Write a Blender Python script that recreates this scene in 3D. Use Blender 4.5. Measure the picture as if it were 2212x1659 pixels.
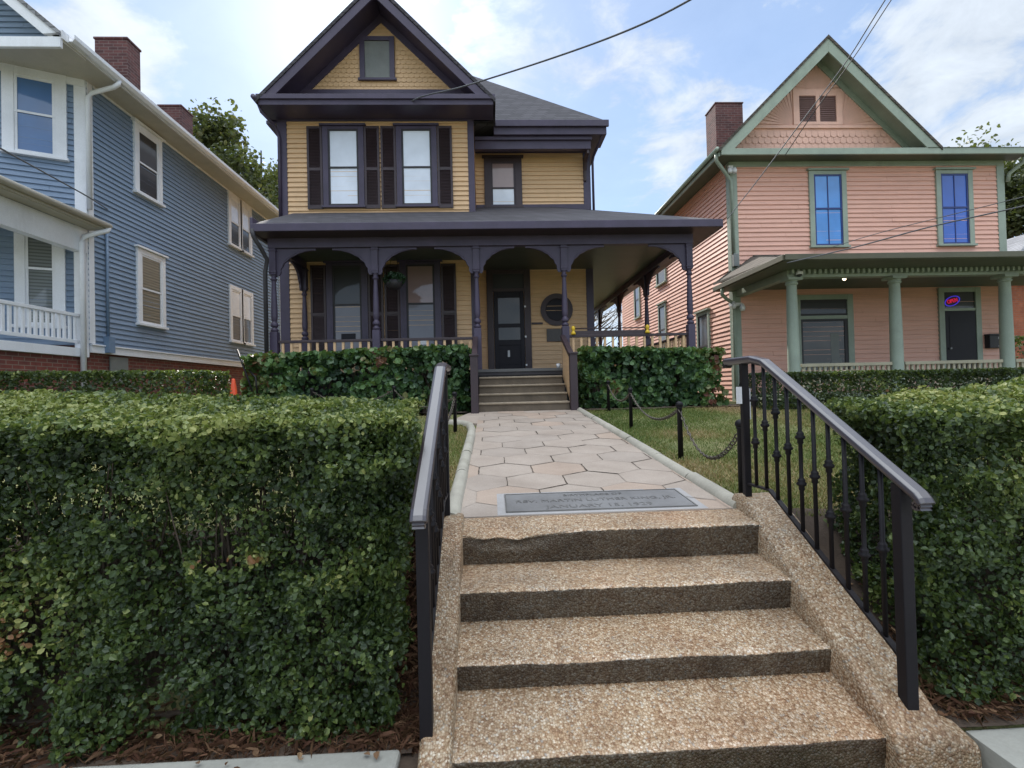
import bpy, math, random
import numpy as np
from mathutils import Matrix, Vector

S = bpy.context.scene
for o in list(bpy.data.objects): bpy.data.objects.remove(o)
random.seed(7)
RNG = np.random.default_rng(11)
R = math.radians

# ------------------------------------------------------------------ camera, sky, sun, exposure
cam_d = bpy.data.cameras.new('camera'); cam = bpy.data.objects.new('camera', cam_d)
S.collection.objects.link(cam); S.camera = cam
cam_d.sensor_width = 36; cam_d.lens = 36 * 1060 / 2212
cam_d.clip_start = 0.05; cam_d.clip_end = 2000
CAMZ = 1.65
cam.matrix_world = (Matrix.Translation((0, 0, CAMZ)) @ Matrix.Rotation(R(-2.4), 4, 'Z')
                    @ Matrix.Rotation(R(90.8), 4, 'X') @ Matrix.Rotation(R(-1.4), 4, 'Z'))
SUN = Vector((-0.205, 0.775, 0.600)).normalized()
elev = math.asin(SUN.z); azim = math.atan2(SUN.x, SUN.y)       # azimuth from +Y towards +X
sd = bpy.data.lights.new('sun', 'SUN'); sd.energy = 3.0; sd.angle = R(3.0); sd.color = (1, .94, .86)
so = bpy.data.objects.new('sun', sd); S.collection.objects.link(so)
so.rotation_euler = SUN.to_track_quat('Z', 'Y').to_euler()
S.view_settings.view_transform = 'Standard'; S.view_settings.look = 'None'
S.view_settings.gamma = 1; S.view_settings.exposure = 0.95

W = bpy.data.worlds.new('World'); S.world = W; W.use_nodes = True
nt = W.node_tree; N = nt.nodes; L = nt.links; N.clear()
def nd(tree, typ, **kw):
    n = tree.nodes.new(typ)
    for k, v in kw.items():
        if k.startswith('i_'): n.inputs[k[2:].replace('_', ' ')].default_value = v
        else: setattr(n, k, v)
    return n
out = nd(nt, 'ShaderNodeOutputWorld')
sky = nd(nt, 'ShaderNodeTexSky', sky_type='NISHITA', sun_disc=False, sun_elevation=elev, sun_rotation=azim)
sky.air_density = 1.2; sky.dust_density = .3; sky.ozone_density = 3.5
bg1 = nd(nt, 'ShaderNodeBackground'); bg1.inputs['Strength'].default_value = .15
vm1 = nd(nt, 'ShaderNodeVectorMath', operation='MULTIPLY_ADD'); L.new(sky.outputs[0], vm1.inputs[0]); vm1.inputs[1].default_value = (.20, .155, .10); vm1.inputs[2].default_value = (1, 1, 1)
vm2 = nd(nt, 'ShaderNodeVectorMath', operation='DIVIDE'); L.new(sky.outputs[0], vm2.inputs[0]); L.new(vm1.outputs[0], vm2.inputs[1]); L.new(vm2.outputs[0], bg1.inputs['Color'])
tc = nd(nt, 'ShaderNodeTexCoord'); sep = nd(nt, 'ShaderNodeSeparateXYZ'); L.new(tc.outputs['Generated'], sep.inputs[0])
def m(op, a, b=None, c=None, clamp=False):
    n = nd(nt, 'ShaderNodeMath', operation=op); n.use_clamp = clamp
    for i, v in enumerate((a, b, c)):
        if v is None: continue
        if isinstance(v, (int, float)): n.inputs[i].default_value = v
        else: L.new(v, n.inputs[i])
    return n.outputs[0]
zz = m('ADD', m('MAXIMUM', sep.outputs['Z'], 0.0), .22)
cx = m('DIVIDE', sep.outputs['X'], zz); cy = m('DIVIDE', sep.outputs['Y'], zz)
comb = nd(nt, 'ShaderNodeCombineXYZ'); L.new(cx, comb.inputs[0]); L.new(cy, comb.inputs[1])
def noise(scale, det, rough, off, dist=0.0):
    mp = nd(nt, 'ShaderNodeMapping'); mp.inputs['Location'].default_value = off; L.new(comb.outputs[0], mp.inputs[0])
    n = nd(nt, 'ShaderNodeTexNoise'); n.inputs['Scale'].default_value = scale; n.inputs['Detail'].default_value = det
    n.inputs['Roughness'].default_value = rough; n.inputs['Distortion'].default_value = dist
    L.new(mp.outputs[0], n.inputs['Vector']); return n.outputs[0]
def ss(v, a, b):
    n = nd(nt, 'ShaderNodeMapRange', interpolation_type='SMOOTHSTEP'); L.new(v, n.inputs[0])
    n.inputs[1].default_value = a; n.inputs[2].default_value = b; return n.outputs[0]
n1 = noise(1.5, 10, .58, (5.3, 2.4, 0), .3); n2 = noise(5, 7, .62, (9, 4, 2), .5)
dens = m('ADD', m('MULTIPLY', n1, .8), m('MULTIPLY', n2, .2))
mask = m('MULTIPLY', ss(dens, .475, .575), .85)
veil = m('MULTIPLY', ss(noise(.6, 5, .5, (0, 7, 1)), .35, .7), .25)
mask = m('MAXIMUM', mask, veil, clamp=True)
dotn = nd(nt, 'ShaderNodeVectorMath', operation='DOT_PRODUCT'); L.new(tc.outputs['Generated'], dotn.inputs[0]); dotn.inputs[1].default_value = SUN
dp = m('MAXIMUM', dotn.outputs['Value'], 0.0)
glow = m('ADD', m('MULTIPLY', m('POWER', dp, 90), 1.3), m('MULTIPLY', m('POWER', dp, 14), .07))
sky_fill = m('ADD', m('MULTIPLY', ss(sep.outputs['Z'], .66, .88), 1.5), m('MULTIPLY', ss(m('MULTIPLY', sep.outputs['Y'], -1.0), .0, .45), .42))  # added out-of-view brightness overhead and behind the camera, fills the foreground
bg2 = nd(nt, 'ShaderNodeBackground'); bg2.inputs['Color'].default_value = (.86, .93, 1, 1)
shade = m('ADD', m('MULTIPLY', n1, .50), m('ADD', m('MULTIPLY', n2, .45), -.02))
L.new(m('ADD', m('ADD', shade, glow), sky_fill), bg2.inputs['Strength'])
mask = m('MAXIMUM', mask, m('MULTIPLY', sky_fill, .6), clamp=True)
mixs = nd(nt, 'ShaderNodeMixShader'); L.new(mask, mixs.inputs[0]); L.new(bg1.outputs[0], mixs.inputs[1]); L.new(bg2.outputs[0], mixs.inputs[2])
L.new(mixs.outputs[0], out.inputs[0])
S.render.engine = 'CYCLES'
S.cycles.max_bounces = 7; S.cycles.transparent_max_bounces = 8

# ------------------------------------------------------------------ measuring: where a sight line meets a plane
CR = np.array(cam.matrix_world.to_3x3()); C0 = np.array([0, 0, CAMZ])
def ray(x, y): return CR @ np.array([(x - 1106) / 1060, -(y - 829.5) / 1060, -1.0])
def atY(x, y, Y): v = ray(x, y); return tuple(C0 + v * (Y / v[1]))
def atX(x, y, X): v = ray(x, y); return tuple(C0 + v * (X / v[0]))

# ------------------------------------------------------------------ materials
MATS = {}
def newmat(name):
    mt = bpy.data.materials.new(name); mt.use_nodes = True; t = mt.node_tree; t.nodes.clear()
    o = nd(t, 'ShaderNodeOutputMaterial'); b = nd(t, 'ShaderNodeBsdfPrincipled'); t.links.new(b.outputs[0], o.inputs[0])
    MATS[name] = mt; return mt, t, b, o
def ramp(t, fac, stops, interp='LINEAR'):
    r = nd(t, 'ShaderNodeValToRGB'); r.color_ramp.interpolation = interp; e = r.color_ramp.elements
    while len(e) < len(stops): e.new(.5)
    for i, (p, c) in enumerate(stops): e[i].position = p; e[i].color = (*c, 1)
    t.links.new(fac, r.inputs[0]); return r.outputs[0]
def tnoise(t, scale, det=4, rough=.55, vec=None, stretch=None):
    n = nd(t, 'ShaderNodeTexNoise'); n.inputs['Scale'].default_value = scale; n.inputs['Detail'].default_value = det; n.inputs['Roughness'].default_value = rough
    if vec is None: vec = nd(t, 'ShaderNodeTexCoord').outputs['Object']
    if stretch:
        mp = nd(t, 'ShaderNodeMapping'); mp.inputs['Scale'].default_value = stretch; t.links.new(vec, mp.inputs[0]); vec = mp.outputs[0]
    t.links.new(vec, n.inputs['Vector']); return n.outputs[0]
def mixc(t, fac, a, b, mode='MIX'):
    n = nd(t, 'ShaderNodeMix', data_type='RGBA', blend_type=mode)
    for i, v in ((0, fac), (6, a), (7, b)):
        if isinstance(v, (int, float)): n.inputs[i].default_value = v
        elif isinstance(v, tuple): n.inputs[i].default_value = (*v, 1)
        else: t.links.new(v, n.inputs[i])
    return n.outputs[2]
def bump(t, b, h, strength, dist):
    n = nd(t, 'ShaderNodeBump'); n.inputs['Strength'].default_value = strength; n.inputs['Distance'].default_value = dist
    t.links.new(h, n.inputs['Height']); t.links.new(n.outputs[0], b.inputs['Normal'])
def paint(name, col, rough=.5, var=.18, bumpy=.0, dirt=(.12, .10, .08), dirtf=.25, metal=0, spec=.5):
    mt, t, b, o = newmat(name)
    lo = tuple(c * (1 - var) for c in col); hi = tuple(min(1, c * (1 + var * .5)) for c in col)
    base = ramp(t, tnoise(t, 2.2, 6, .65), [(.3, lo), (.7, hi)])
    d = ramp(t, tnoise(t, 1.1, 8, .7, stretch=(2, 2, .6)), [(.52, (0, 0, 0)), (.78, (1, 1, 1))])
    mu = nd(t, 'ShaderNodeMath', operation='MULTIPLY'); t.links.new(d, mu.inputs[0]); mu.inputs[1].default_value = dirtf
    c = mixc(t, mu.outputs[0], base, dirt)
    fine = ramp(t, tnoise(t, 60, 3, .6), [(.2, (.9, .9, .9)), (.8, (1.06, 1.06, 1.06))])
    t.links.new(mixc(t, 1.0, c, fine, 'MULTIPLY'), b.inputs['Base Color'])
    b.inputs['Roughness'].default_value = rough; b.inputs['Metallic'].default_value = metal
    b.inputs['Specular IOR Level'].default_value = spec
    if bumpy: bump(t, b, tnoise(t, 35, 4, .6), bumpy, .01)
    return mt
def siding_mat(name, col, dirtf=.3):
    mt, t, b, o = newmat(name)
    base = ramp(t, tnoise(t, 3, 6, .65, stretch=(.5, .5, 9)), [(.25, tuple(c * .82 for c in col)), (.75, tuple(min(1, c * 1.08) for c in col))])
    st = ramp(t, tnoise(t, 1.3, 9, .72, stretch=(1, 1, .5)), [(.5, (0, 0, 0)), (.8, (1, 1, 1))])
    mu = nd(t, 'ShaderNodeMath', operation='MULTIPLY'); t.links.new(st, mu.inputs[0]); mu.inputs[1].default_value = dirtf
    c = mixc(t, mu.outputs[0], base, tuple(x * .45 for x in col))
    t.links.new(c, b.inputs['Base Color']); b.inputs['Roughness'].default_value = .55
    bump(t, b, tnoise(t, 14, 5, .65, stretch=(.25, .25, 4)), .12, .01)
    return mt
siding_mat('yellow_siding', (.66, .43, .235))
siding_mat('blue_siding', (.20, .27, .375), .35)
siding_mat('pink_siding', (.75, .42, .32), .2)
paint('plum_trim', (.055, .041, .075), .5, .25, .05, (.10, .08, .08), .2)
paint('shutter_brown', (.042, .025, .030), .5, .25, .05, (.09, .07, .06), .2)
paint('white_trim', (.74, .75, .78), .45, .08, .03, (.25, .24, .2), .25)
paint('cream_soffit', (.46, .43, .36), .6, .1, .0, (.2, .18, .14), .3)
paint('sage_trim', (.29, .34, .27), .5, .15, .03, (.12, .13, .09), .35)
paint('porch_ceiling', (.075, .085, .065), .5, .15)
paint('pale_pink', (.74, .44, .34), .55, .15)
paint('dark_metal', (.012, .010, .012), .5, .3, .08, (.05, .03, .02), .15, 0, .2)
paint('rail_cap', (.035, .024, .028), .36, .3, .05, (.06, .05, .05), .2, 0, 1.0); MATS['rail_cap'].node_tree.nodes['Principled BSDF'].inputs['Coat Weight'].default_value = .3; MATS['rail_cap'].node_tree.nodes['Principled BSDF'].inputs['Coat Roughness'].default_value = .28; MATS['rail_cap'].node_tree.nodes['Principled BSDF'].inputs['Coat IOR'].default_value = 1.8
paint('galvanised', (.35, .35, .36), .4, .2, 0, (.2, .15, .1), .2, .6)
paint('door_dark', (.014, .012, .018), .45, .2, 0, (.05, .04, .04), .1, 0, .2)
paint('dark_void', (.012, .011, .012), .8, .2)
paint('blind', (.62, .64, .66), .6, .04, 0, (.4, .4, .4), .1)
paint('orange_plastic', (.75, .09, .025), .45, .12)
paint('yellow_plastic', (.75, .48, .02), .45, .12)
paint('white_plastic', (.75, .75, .75), .4, .05)
paint('bark', (.10, .075, .05), .9, .35, .4)
paint('hedge_wood', (.085, .06, .042), .9, .35, .3)
paint('lead_grey', (.17, .18, .17), .55, .2)
paint('concrete', (.34, .33, .29), .85, .2, .25, (.13, .13, .10), .55)
paint('kerb_stone', (.36, .33, .27), .85, .22, .3, (.16, .15, .10), .6)
paint('sidewalk_concrete', (.33, .32, .30), .85, .15, .2, (.16, .15, .13), .4)
paint('mortar', (.34, .32, .31), .8, .2, .2)
paint('bronze_plate', (.22, .21, .205), .5, .3, .15, (.25, .25, .25), .4, .3)
paint('bronze_letter', (.18, .17, .16), .45, .2, 0, (.2, .2, .2), .3, .4)
paint('soil', (.075, .05, .034), .95, .4, .5)
paint('porch_floor', (.10, .10, .10), .6, .2)
paint('deck_edge', (.028, .025, .03), .6, .2)
paint('rubber', (.03, .03, .03), .7, .2)

def shingles(name, col, sc=1.0):
    mt, t, b, o = newmat(name)
    br = nd(t, 'ShaderNodeTexBrick'); br.inputs['Scale'].default_value = 1
    br.inputs['Brick Width'].default_value = .3; br.inputs['Row Height'].default_value = .10; br.inputs['Mortar Size'].default_value = .011
    br.inputs['Color1'].default_value = (*[c * .75 for c in col], 1); br.inputs['Color2'].default_value = (*[c * 1.25 for c in col], 1); br.inputs['Mortar'].default_value = (*[c * .4 for c in col], 1)
    tcn = nd(t, 'ShaderNodeTexCoord'); sp = nd(t, 'ShaderNodeSeparateXYZ'); t.links.new(tcn.outputs['Object'], sp.inputs[0])
    cb = nd(t, 'ShaderNodeCombineXYZ'); ad = nd(t, 'ShaderNodeMath', operation='ADD'); t.links.new(sp.outputs[0], ad.inputs[0]); t.links.new(sp.outputs[1], ad.inputs[1])
    t.links.new(ad.outputs[0], cb.inputs[0]); t.links.new(sp.outputs[2], cb.inputs[1]); t.links.new(cb.outputs[0], br.inputs['Vector'])
    fine = ramp(t, tnoise(t, 80, 3), [(.2, (.75, .75, .75)), (.8, (1.25, 1.25, 1.25))])
    t.links.new(mixc(t, 1.0, br.outputs[0], fine, 'MULTIPLY'), b.inputs['Base Color']); b.inputs['Roughness'].default_value = .9
    bump(t, b, br.outputs['Fac'], -.4, .01)
    return mt
shingles('slate_roof', (.055, .05, .058)); shingles('brown_roof', (.085, .07, .055)); shingles('grey_roof', (.2, .2, .21))
def brickm(name, c1, c2, mort, hor='XY'):
    mt, t, b, o = newmat(name)
    br = nd(t, 'ShaderNodeTexBrick'); br.inputs['Scale'].default_value = 1
    br.inputs['Brick Width'].default_value = .21; br.inputs['Row Height'].default_value = .072; br.inputs['Mortar Size'].default_value = .008
    br.inputs['Color1'].default_value = (*c1, 1); br.inputs['Color2'].default_value = (*c2, 1); br.inputs['Mortar'].default_value = (*mort, 1)
    tcn = nd(t, 'ShaderNodeTexCoord'); sp = nd(t, 'ShaderNodeSeparateXYZ'); t.links.new(tcn.outputs['Object'], sp.inputs[0])
    cb = nd(t, 'ShaderNodeCombineXYZ'); ad = nd(t, 'ShaderNodeMath', operation='ADD'); t.links.new(sp.outputs[0], ad.inputs[0]); t.links.new(sp.outputs[1], ad.inputs[1])
    t.links.new(ad.outputs[0], cb.inputs[0]); t.links.new(sp.outputs[2], cb.inputs[1]); t.links.new(cb.outputs[0], br.inputs['Vector'])
    v = ramp(t, tnoise(t, 6, 5), [(.25, (.7, .7, .7)), (.8, (1.2, 1.2, 1.2))])
    t.links.new(mixc(t, 1.0, br.outputs[0], v, 'MULTIPLY'), b.inputs['Base Color']); b.inputs['Roughness'].default_value = .9
    bump(t, b, br.outputs['Fac'], -.6, .008)
brickm('red_brick', (.20, .05, .035), (.12, .038, .03), (.20, .14, .11)); brickm('chimney_brick', (.15, .055, .05), (.085, .035, .035), (.17, .12, .11))
brickm('orange_brick', (.42, .13, .06), (.34, .10, .05), (.3, .15, .1))

def glass(name, base, rough=.06, blinds=None, spec=1.0):
    mt, t, b, o = newmat(name)
    if blinds:
        w = nd(t, 'ShaderNodeTexWave', bands_direction='Z'); w.inputs['Scale'].default_value = blinds
        t.links.new(nd(t, 'ShaderNodeTexCoord').outputs['Object'], w.inputs['Vector'])
        c = ramp(t, w.outputs[1], [(.2, tuple(x * .45 for x in base)), (.6, base)])
    else: c = ramp(t, tnoise(t, 1.5, 3), [(.3, tuple(x * .85 for x in base)), (.7, tuple(x * 1.1 for x in base))])
    t.links.new(c, b.inputs['Base Color']); b.inputs['Roughness'].default_value = .5
    b.inputs['Coat Weight'].default_value = 1; b.inputs['Coat Roughness'].default_value = rough; b.inputs['Coat IOR'].default_value = 1.6 * spec
    wv = nd(t, 'ShaderNodeBump'); wv.inputs['Strength'].default_value = .06; wv.inputs['Distance'].default_value = .05
    t.links.new(tnoise(t, 1.6, 2), wv.inputs['Height']); t.links.new(wv.outputs[0], b.inputs['Coat Normal'])
glass('glass_white', (.70, .74, .82)); glass('glass_dim', (.14, .14, .17), spec=.86); glass('glass_dark', (.015, .016, .02), spec=.86); glass('glass_shade', (.26, .17, .16))
glass('glass_blue', (.05, .26, .68), spec=.92); glass('glass_deep_blue', (.012, .10, .48), spec=.84); glass('glass_sky', (.05, .13, .30))  # blue of the reflected sky put into the pane base colour
glass('glass_blinds', (.13, .13, .10), .06, 5.0); glass('glass_blinds_dark', (.13, .15, .15), .06, 5.0); glass('lens', (.5, .5, .5))

def aggregate(name, stain=.35, tint=1.0):
    mt, t, b, o = newmat(name)
    crd = nd(t, 'ShaderNodeTexCoord').outputs['Object']
    wob = nd(t, 'ShaderNodeTexNoise'); wob.inputs['Scale'].default_value = 40; t.links.new(crd, wob.inputs['Vector'])
    addv = nd(t, 'ShaderNodeMix', data_type='VECTOR'); addv.inputs[0].default_value = .006; t.links.new(crd, addv.inputs[4]); t.links.new(wob.outputs[1], addv.inputs[5])
    vo = nd(t, 'ShaderNodeTexVoronoi'); vo.inputs['Scale'].default_value = 98; t.links.new(addv.outputs[1], vo.inputs['Vector'])
    sp = nd(t, 'ShaderNodeSeparateColor'); t.links.new(vo.outputs['Color'], sp.inputs[0])
    col = ramp(t, sp.outputs[0], [(0, (.30, .185, .11)), (.2, (.43, .29, .18)), (.45, (.52, .39, .26)), (.7, (.59, .47, .345)), (.9, (.76, .67, .55)), (1, (.40, .36, .32))])
    edge = ramp(t, vo.outputs['Distance'], [(.30, (1, 1, 1)), (.66, (.66, .60, .52))])
    c = mixc(t, 1.0, col, edge, 'MULTIPLY')
    big = ramp(t, tnoise(t, 2.6, 9, .7, vec=crd), [(.42, (0, 0, 0)), (.72, (1, 1, 1))])
    mu = nd(t, 'ShaderNodeMath', operation='MULTIPLY'); t.links.new(big, mu.inputs[0]); mu.inputs[1].default_value = stain
    c = mixc(t, mu.outputs[0], c, mixc(t, 1.0, c, (.28, .22, .17), 'MULTIPLY'))
    at_ = nd(t, 'ShaderNodeAttribute', attribute_name='tone')
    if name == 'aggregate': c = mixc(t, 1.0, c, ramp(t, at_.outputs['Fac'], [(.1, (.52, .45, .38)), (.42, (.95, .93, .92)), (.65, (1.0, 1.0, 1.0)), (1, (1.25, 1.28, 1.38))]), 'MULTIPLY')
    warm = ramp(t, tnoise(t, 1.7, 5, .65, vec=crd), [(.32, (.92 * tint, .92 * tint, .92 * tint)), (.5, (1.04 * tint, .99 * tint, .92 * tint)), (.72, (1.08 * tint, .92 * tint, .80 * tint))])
    t.links.new(mixc(t, 1.0, c, warm, 'MULTIPLY'), b.inputs['Base Color'])
    b.inputs['Roughness'].default_value = .55; b.inputs['Specular IOR Level'].default_value = .4
    inv = nd(t, 'ShaderNodeMath', operation='SUBTRACT'); inv.inputs[0].default_value = 1; t.links.new(vo.outputs['Distance'], inv.inputs[1])
    bump(t, b, inv.outputs[0], .9, .006)
aggregate('aggregate', .5, .80); aggregate('aggregate_riser_shade', .9, .22); aggregate('aggregate_cheek', .75, .72)  # riser tint holds the shade of the upright faces as well as grime

for pn, pf in (('paver', (1, 1, 1)), ('paver_warm', (1.04, .97, .92)), ('paver_grey', (.93, .94, .95))):
  mt, t, b, o = newmat(pn)
  crd = nd(t, 'ShaderNodeTexCoord').outputs['Object']
  c = ramp(t, tnoise(t, 2.1, 8, .65, vec=crd), [(.3, (.285, .225, .18)), (.7, (.38, .31, .255))])
  sp_ = ramp(t, tnoise(t, 120, 2, vec=crd), [(.3, (.86, .86, .86)), (.7, (1.08, 1.08, 1.08))]); c = mixc(t, 1.0, c, sp_, 'MULTIPLY')
  st = ramp(t, tnoise(t, 5, 10, .75, vec=crd), [(.56, (0, 0, 0)), (.75, (.45, .45, .45))]); c = mixc(t, st, c, (.24, .19, .15))
  t.links.new(mixc(t, 1.0, c, pf, 'MULTIPLY'), b.inputs['Base Color']); b.inputs['Roughness'].default_value = .8; bump(t, b, tnoise(t, 90, 4, vec=crd), .2, .004)
paint('joint_dark', (.07, .05, .035), .95, .3, .3)

def leafmat(name, stops, rough=.42, trans=.22, spec=.5):
    mt, t, b, o = newmat(name)
    at = nd(t, 'ShaderNodeAttribute', attribute_name='tone')
    c = ramp(t, at.outputs['Fac'], stops); t.links.new(c, b.inputs['Base Color'])
    b.inputs['Roughness'].default_value = rough; b.inputs['Specular IOR Level'].default_value = spec
    tr = nd(t, 'ShaderNodeBsdfTranslucent'); t.links.new(mixc(t, .5, c, (.20, .26, .03)), tr.inputs[0])
    ms = nd(t, 'ShaderNodeMixShader'); ms.inputs[0].default_value = trans
    t.links.new(b.outputs[0], ms.inputs[1]); t.links.new(tr.outputs[0], ms.inputs[2]); t.links.new(ms.outputs[0], o.inputs[0])
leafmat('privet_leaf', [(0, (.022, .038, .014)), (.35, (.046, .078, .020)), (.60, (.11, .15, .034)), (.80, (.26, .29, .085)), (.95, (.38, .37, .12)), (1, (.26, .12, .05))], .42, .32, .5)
leafmat('ivy_leaf', [(0, (.022, .055, .024)), (.4, (.05, .11, .035)), (.7, (.10, .19, .05)), (.88, (.14, .15, .045)), (1, (.15, .05, .035))], .45, .25)
leafmat('tree_leaf', [(0, (.04, .05, .024)), (.6, (.09, .105, .045)), (1, (.18, .15, .06))], .5, .3)
leafmat('grass_blade', [(0, (.06, .10, .025)), (.5, (.13, .17, .04)), (.8, (.26, .21, .08)), (1, (.38, .26, .14))], .6, .2, .3)
leafmat('litter', [(0, (.07, .03, .018)), (.5, (.14, .07, .04)), (1, (.28, .18, .10))], .8, .1, .2)
mt, t, b, o = newmat('lawn_ground')
crd = nd(t, 'ShaderNodeTexCoord').outputs['Object']
c = ramp(t, tnoise(t, .9, 8, .65, vec=crd), [(.3, (.085, .11, .03)), (.5, (.15, .15, .05)), (.68, (.24, .18, .09))])
c = mixc(t, 1.0, c, ramp(t, tnoise(t, 45, 4, vec=crd), [(.25, (.55, .55, .55)), (.75, (1.25, 1.25, 1.25))]), 'MULTIPLY')
t.links.new(c, b.inputs['Base Color']); b.inputs['Roughness'].default_value = .95; bump(t, b, tnoise(t, 60, 4, vec=crd), .7, .02)
def emis(name, col, s):
    mt, t, b, o = newmat(name); b.inputs['Base Color'].default_value = (*col, 1); b.inputs['Emission Color'].default_value = (*col, 1); b.inputs['Emission Strength'].default_value = s
emis('neon_red', (.8, .02, .08), .2); emis('neon_blue', (.08, .05, .8), .25); emis('lit_bulb', (1, .85, .6), 3)

# ------------------------------------------------------------------ mesh building
class Frame:
    def __init__(s, o=(0, 0, 0), u=(1, 0, 0), n=(0, 1, 0)):
        s.o = np.array(o, float); s.u = np.array(u, float); s.u /= np.linalg.norm(s.u); s.n = np.array(n, float); s.n /= np.linalg.norm(s.n)
    def p(s, a, b, c): q = s.o + a * s.u + b * s.n; return (q[0], q[1], q[2] + c)
WF = Frame()
def wallframe(p0, p1, out):       # wall from p0 to p1, a runs along it, b outwards
    return Frame((p0[0], p0[1], 0), (p1[0] - p0[0], p1[1] - p0[1], 0), (*out, 0))
class MB:
    def __init__(s): s.v = []; s.f = []; s.mi = []; s.sm = []
    def add(s, vs, fs, mi=0, smooth=False):
        k = len(s.v); s.v += [tuple(map(float, q)) for q in vs]; s.f += [tuple(i + k for i in f) for f in fs]; s.mi += [mi] * len(fs); s.sm += [smooth] * len(fs); return s
    def box(s, a0, a1, b0, b1, c0, c1, F=WF, mi=0):
        vs = [F.p(a, b, c) for c in (c0, c1) for b in (b0, b1) for a in (a0, a1)]
        return s.add(vs, [(0, 2, 3, 1), (4, 5, 7, 6), (0, 1, 5, 4), (2, 6, 7, 3), (0, 4, 6, 2), (1, 3, 7, 5)], mi)
    def prism(s, pts, d0, d1, F=WF, mi=0):      # polygon in (a, c), extruded along b
        n = len(pts); vs = [F.p(a, d0, c) for a, c in pts] + [F.p(a, d1, c) for a, c in pts]
        return s.add(vs, [tuple(range(n)), tuple(range(2 * n - 1, n - 1, -1))] + [(i, i + n, (i + 1) % n + n, (i + 1) % n) for i in range(n)], mi)
    def hull(s, bot, top, mi=0):
        n = len(bot); return s.add(list(bot) + list(top), [tuple(range(n - 1, -1, -1)), tuple(range(n, 2 * n))] + [(i, (i + 1) % n, (i + 1) % n + n, i + n) for i in range(n)], mi)
    def slab(s, quad, th):                      # a sheet given thickness straight down
        return s.hull([(q[0], q[1], q[2] - th) for q in quad], quad)
    def lathe(s, x, y, prof, seg=12, mi=0):     # prof: (z, r)
        vs = [(x + r * math.cos(2 * math.pi * i / seg), y + r * math.sin(2 * math.pi * i / seg), z) for z, r in prof for i in range(seg)]
        fs = [(k * seg + i, k * seg + (i + 1) % seg, (k + 1) * seg + (i + 1) % seg, (k + 1) * seg + i) for k in range(len(prof) - 1) for i in range(seg)]
        fs += [tuple(range(seg - 1, -1, -1)), tuple(range((len(prof) - 1) * seg, len(prof) * seg))]
        return s.add(vs, fs, mi, True)
    def tube(s, pts, r, seg=8, mi=0, rr=None):
        P = [Vector(p) for p in pts]; vs = []
        for i, p in enumerate(P):
            d = (P[min(i + 1, len(P) - 1)] - P[max(i - 1, 0)]).normalized()
            a = d.cross(Vector((0, 0, 1))); a = a.normalized() if a.length > .05 else Vector((1, 0, 0)); b_ = d.cross(a).normalized()
            rad = rr[i] if rr else r
            vs += [tuple(p + (a * math.cos(2 * math.pi * k / seg) + b_ * math.sin(2 * math.pi * k / seg)) * rad) for k in range(seg)]
        fs = [(j * seg + i, j * seg + (i + 1) % seg, (j + 1) * seg + (i + 1) % seg, (j + 1) * seg + i) for j in range(len(P) - 1) for i in range(seg)]
        fs += [tuple(range(seg)), tuple(range(len(P) * seg - 1, (len(P) - 1) * seg - 1, -1))]
        return s.add(vs, fs, mi, True)
    def sweep(s, pts, prof, side=(1, 0, 0)):    # profile (w, h) swept along pts lying in a vertical plane
        sd_ = Vector(side); P = [Vector(p) for p in pts]; vs = []; n = len(prof)
        for i, p in enumerate(P):
            d = (P[min(i + 1, len(P) - 1)] - P[max(i - 1, 0)]).normalized(); up = sd_.cross(d).normalized()
            if up.z < 0 and abs(up.z) > .2: up = -up
            vs += [tuple(p + sd_ * w + up * h) for w, h in prof]
        fs = [(j * n + i, j * n + (i + 1) % n, (j + 1) * n + (i + 1) % n, (j + 1) * n + i) for j in range(len(P) - 1) for i in range(n)]
        fs += [tuple(range(n)), tuple(range(len(P) * n - 1, (len(P) - 1) * n - 1, -1))]
        return s.add(vs, fs)
    def boards(s, F, w, z0, z1, ex, clip=None, mi=0):   # lapped clapboards
        z = z0; rnd = random.Random(int(w * 100) + int(z0 * 10))
        while z < z1 - .01:
            zt = min(z + ex, z1); a0, a1 = (0, w) if clip is None else clip(.5 * (z + zt))
            p_ = a0 - rnd.uniform(0, 2.5)
            while a1 > a0 + .02 and p_ < a1:
                e_ = p_ + rnd.uniform(2.4, 4.2); s0, s1 = max(p_ + .002, a0), min(e_ - .002, a1); p_ = e_
                if s1 < s0 + .02: continue
                j = rnd.uniform(-.0025, .0025); k_ = rnd.uniform(-.002, .002); ob, ot = .030 + j, .003
                vs = [F.p(s0, ob, z + k_), F.p(s1, ob + rnd.uniform(-.003, .003), z - k_), F.p(s1, ot, zt), F.p(s0, ot, zt), F.p(s0, 0, z + k_), F.p(s1, 0, z - k_), F.p(s0, 0, zt), F.p(s1, 0, zt)]
                s.add(vs, [(0, 1, 2, 3), (4, 5, 1, 0), (4, 0, 3, 6), (1, 5, 7, 2)], mi)
            z += ex
        return s
    def build(s, name, mat, parent=None, bevel=0, kind=None):
        me = bpy.data.meshes.new(name); off = np.zeros(3); p = parent
        while p is not None: off += np.array(p.location); p = p.parent
        me.from_pydata([(q[0] - off[0], q[1] - off[1], q[2] - off[2]) for q in s.v], [], s.f)
        for mn in ([mat] if isinstance(mat, str) else mat): me.materials.append(MATS[mn])
        me.polygons.foreach_set('material_index', s.mi); me.polygons.foreach_set('use_smooth', s.sm); me.update()
        if kind != 'open':
            import bmesh
            bm = bmesh.new(); bm.from_mesh(me); bmesh.ops.recalc_face_normals(bm, faces=bm.faces); bm.to_mesh(me); bm.free()
        o = bpy.data.objects.new(name, me); S.collection.objects.link(o); o.parent = parent
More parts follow.
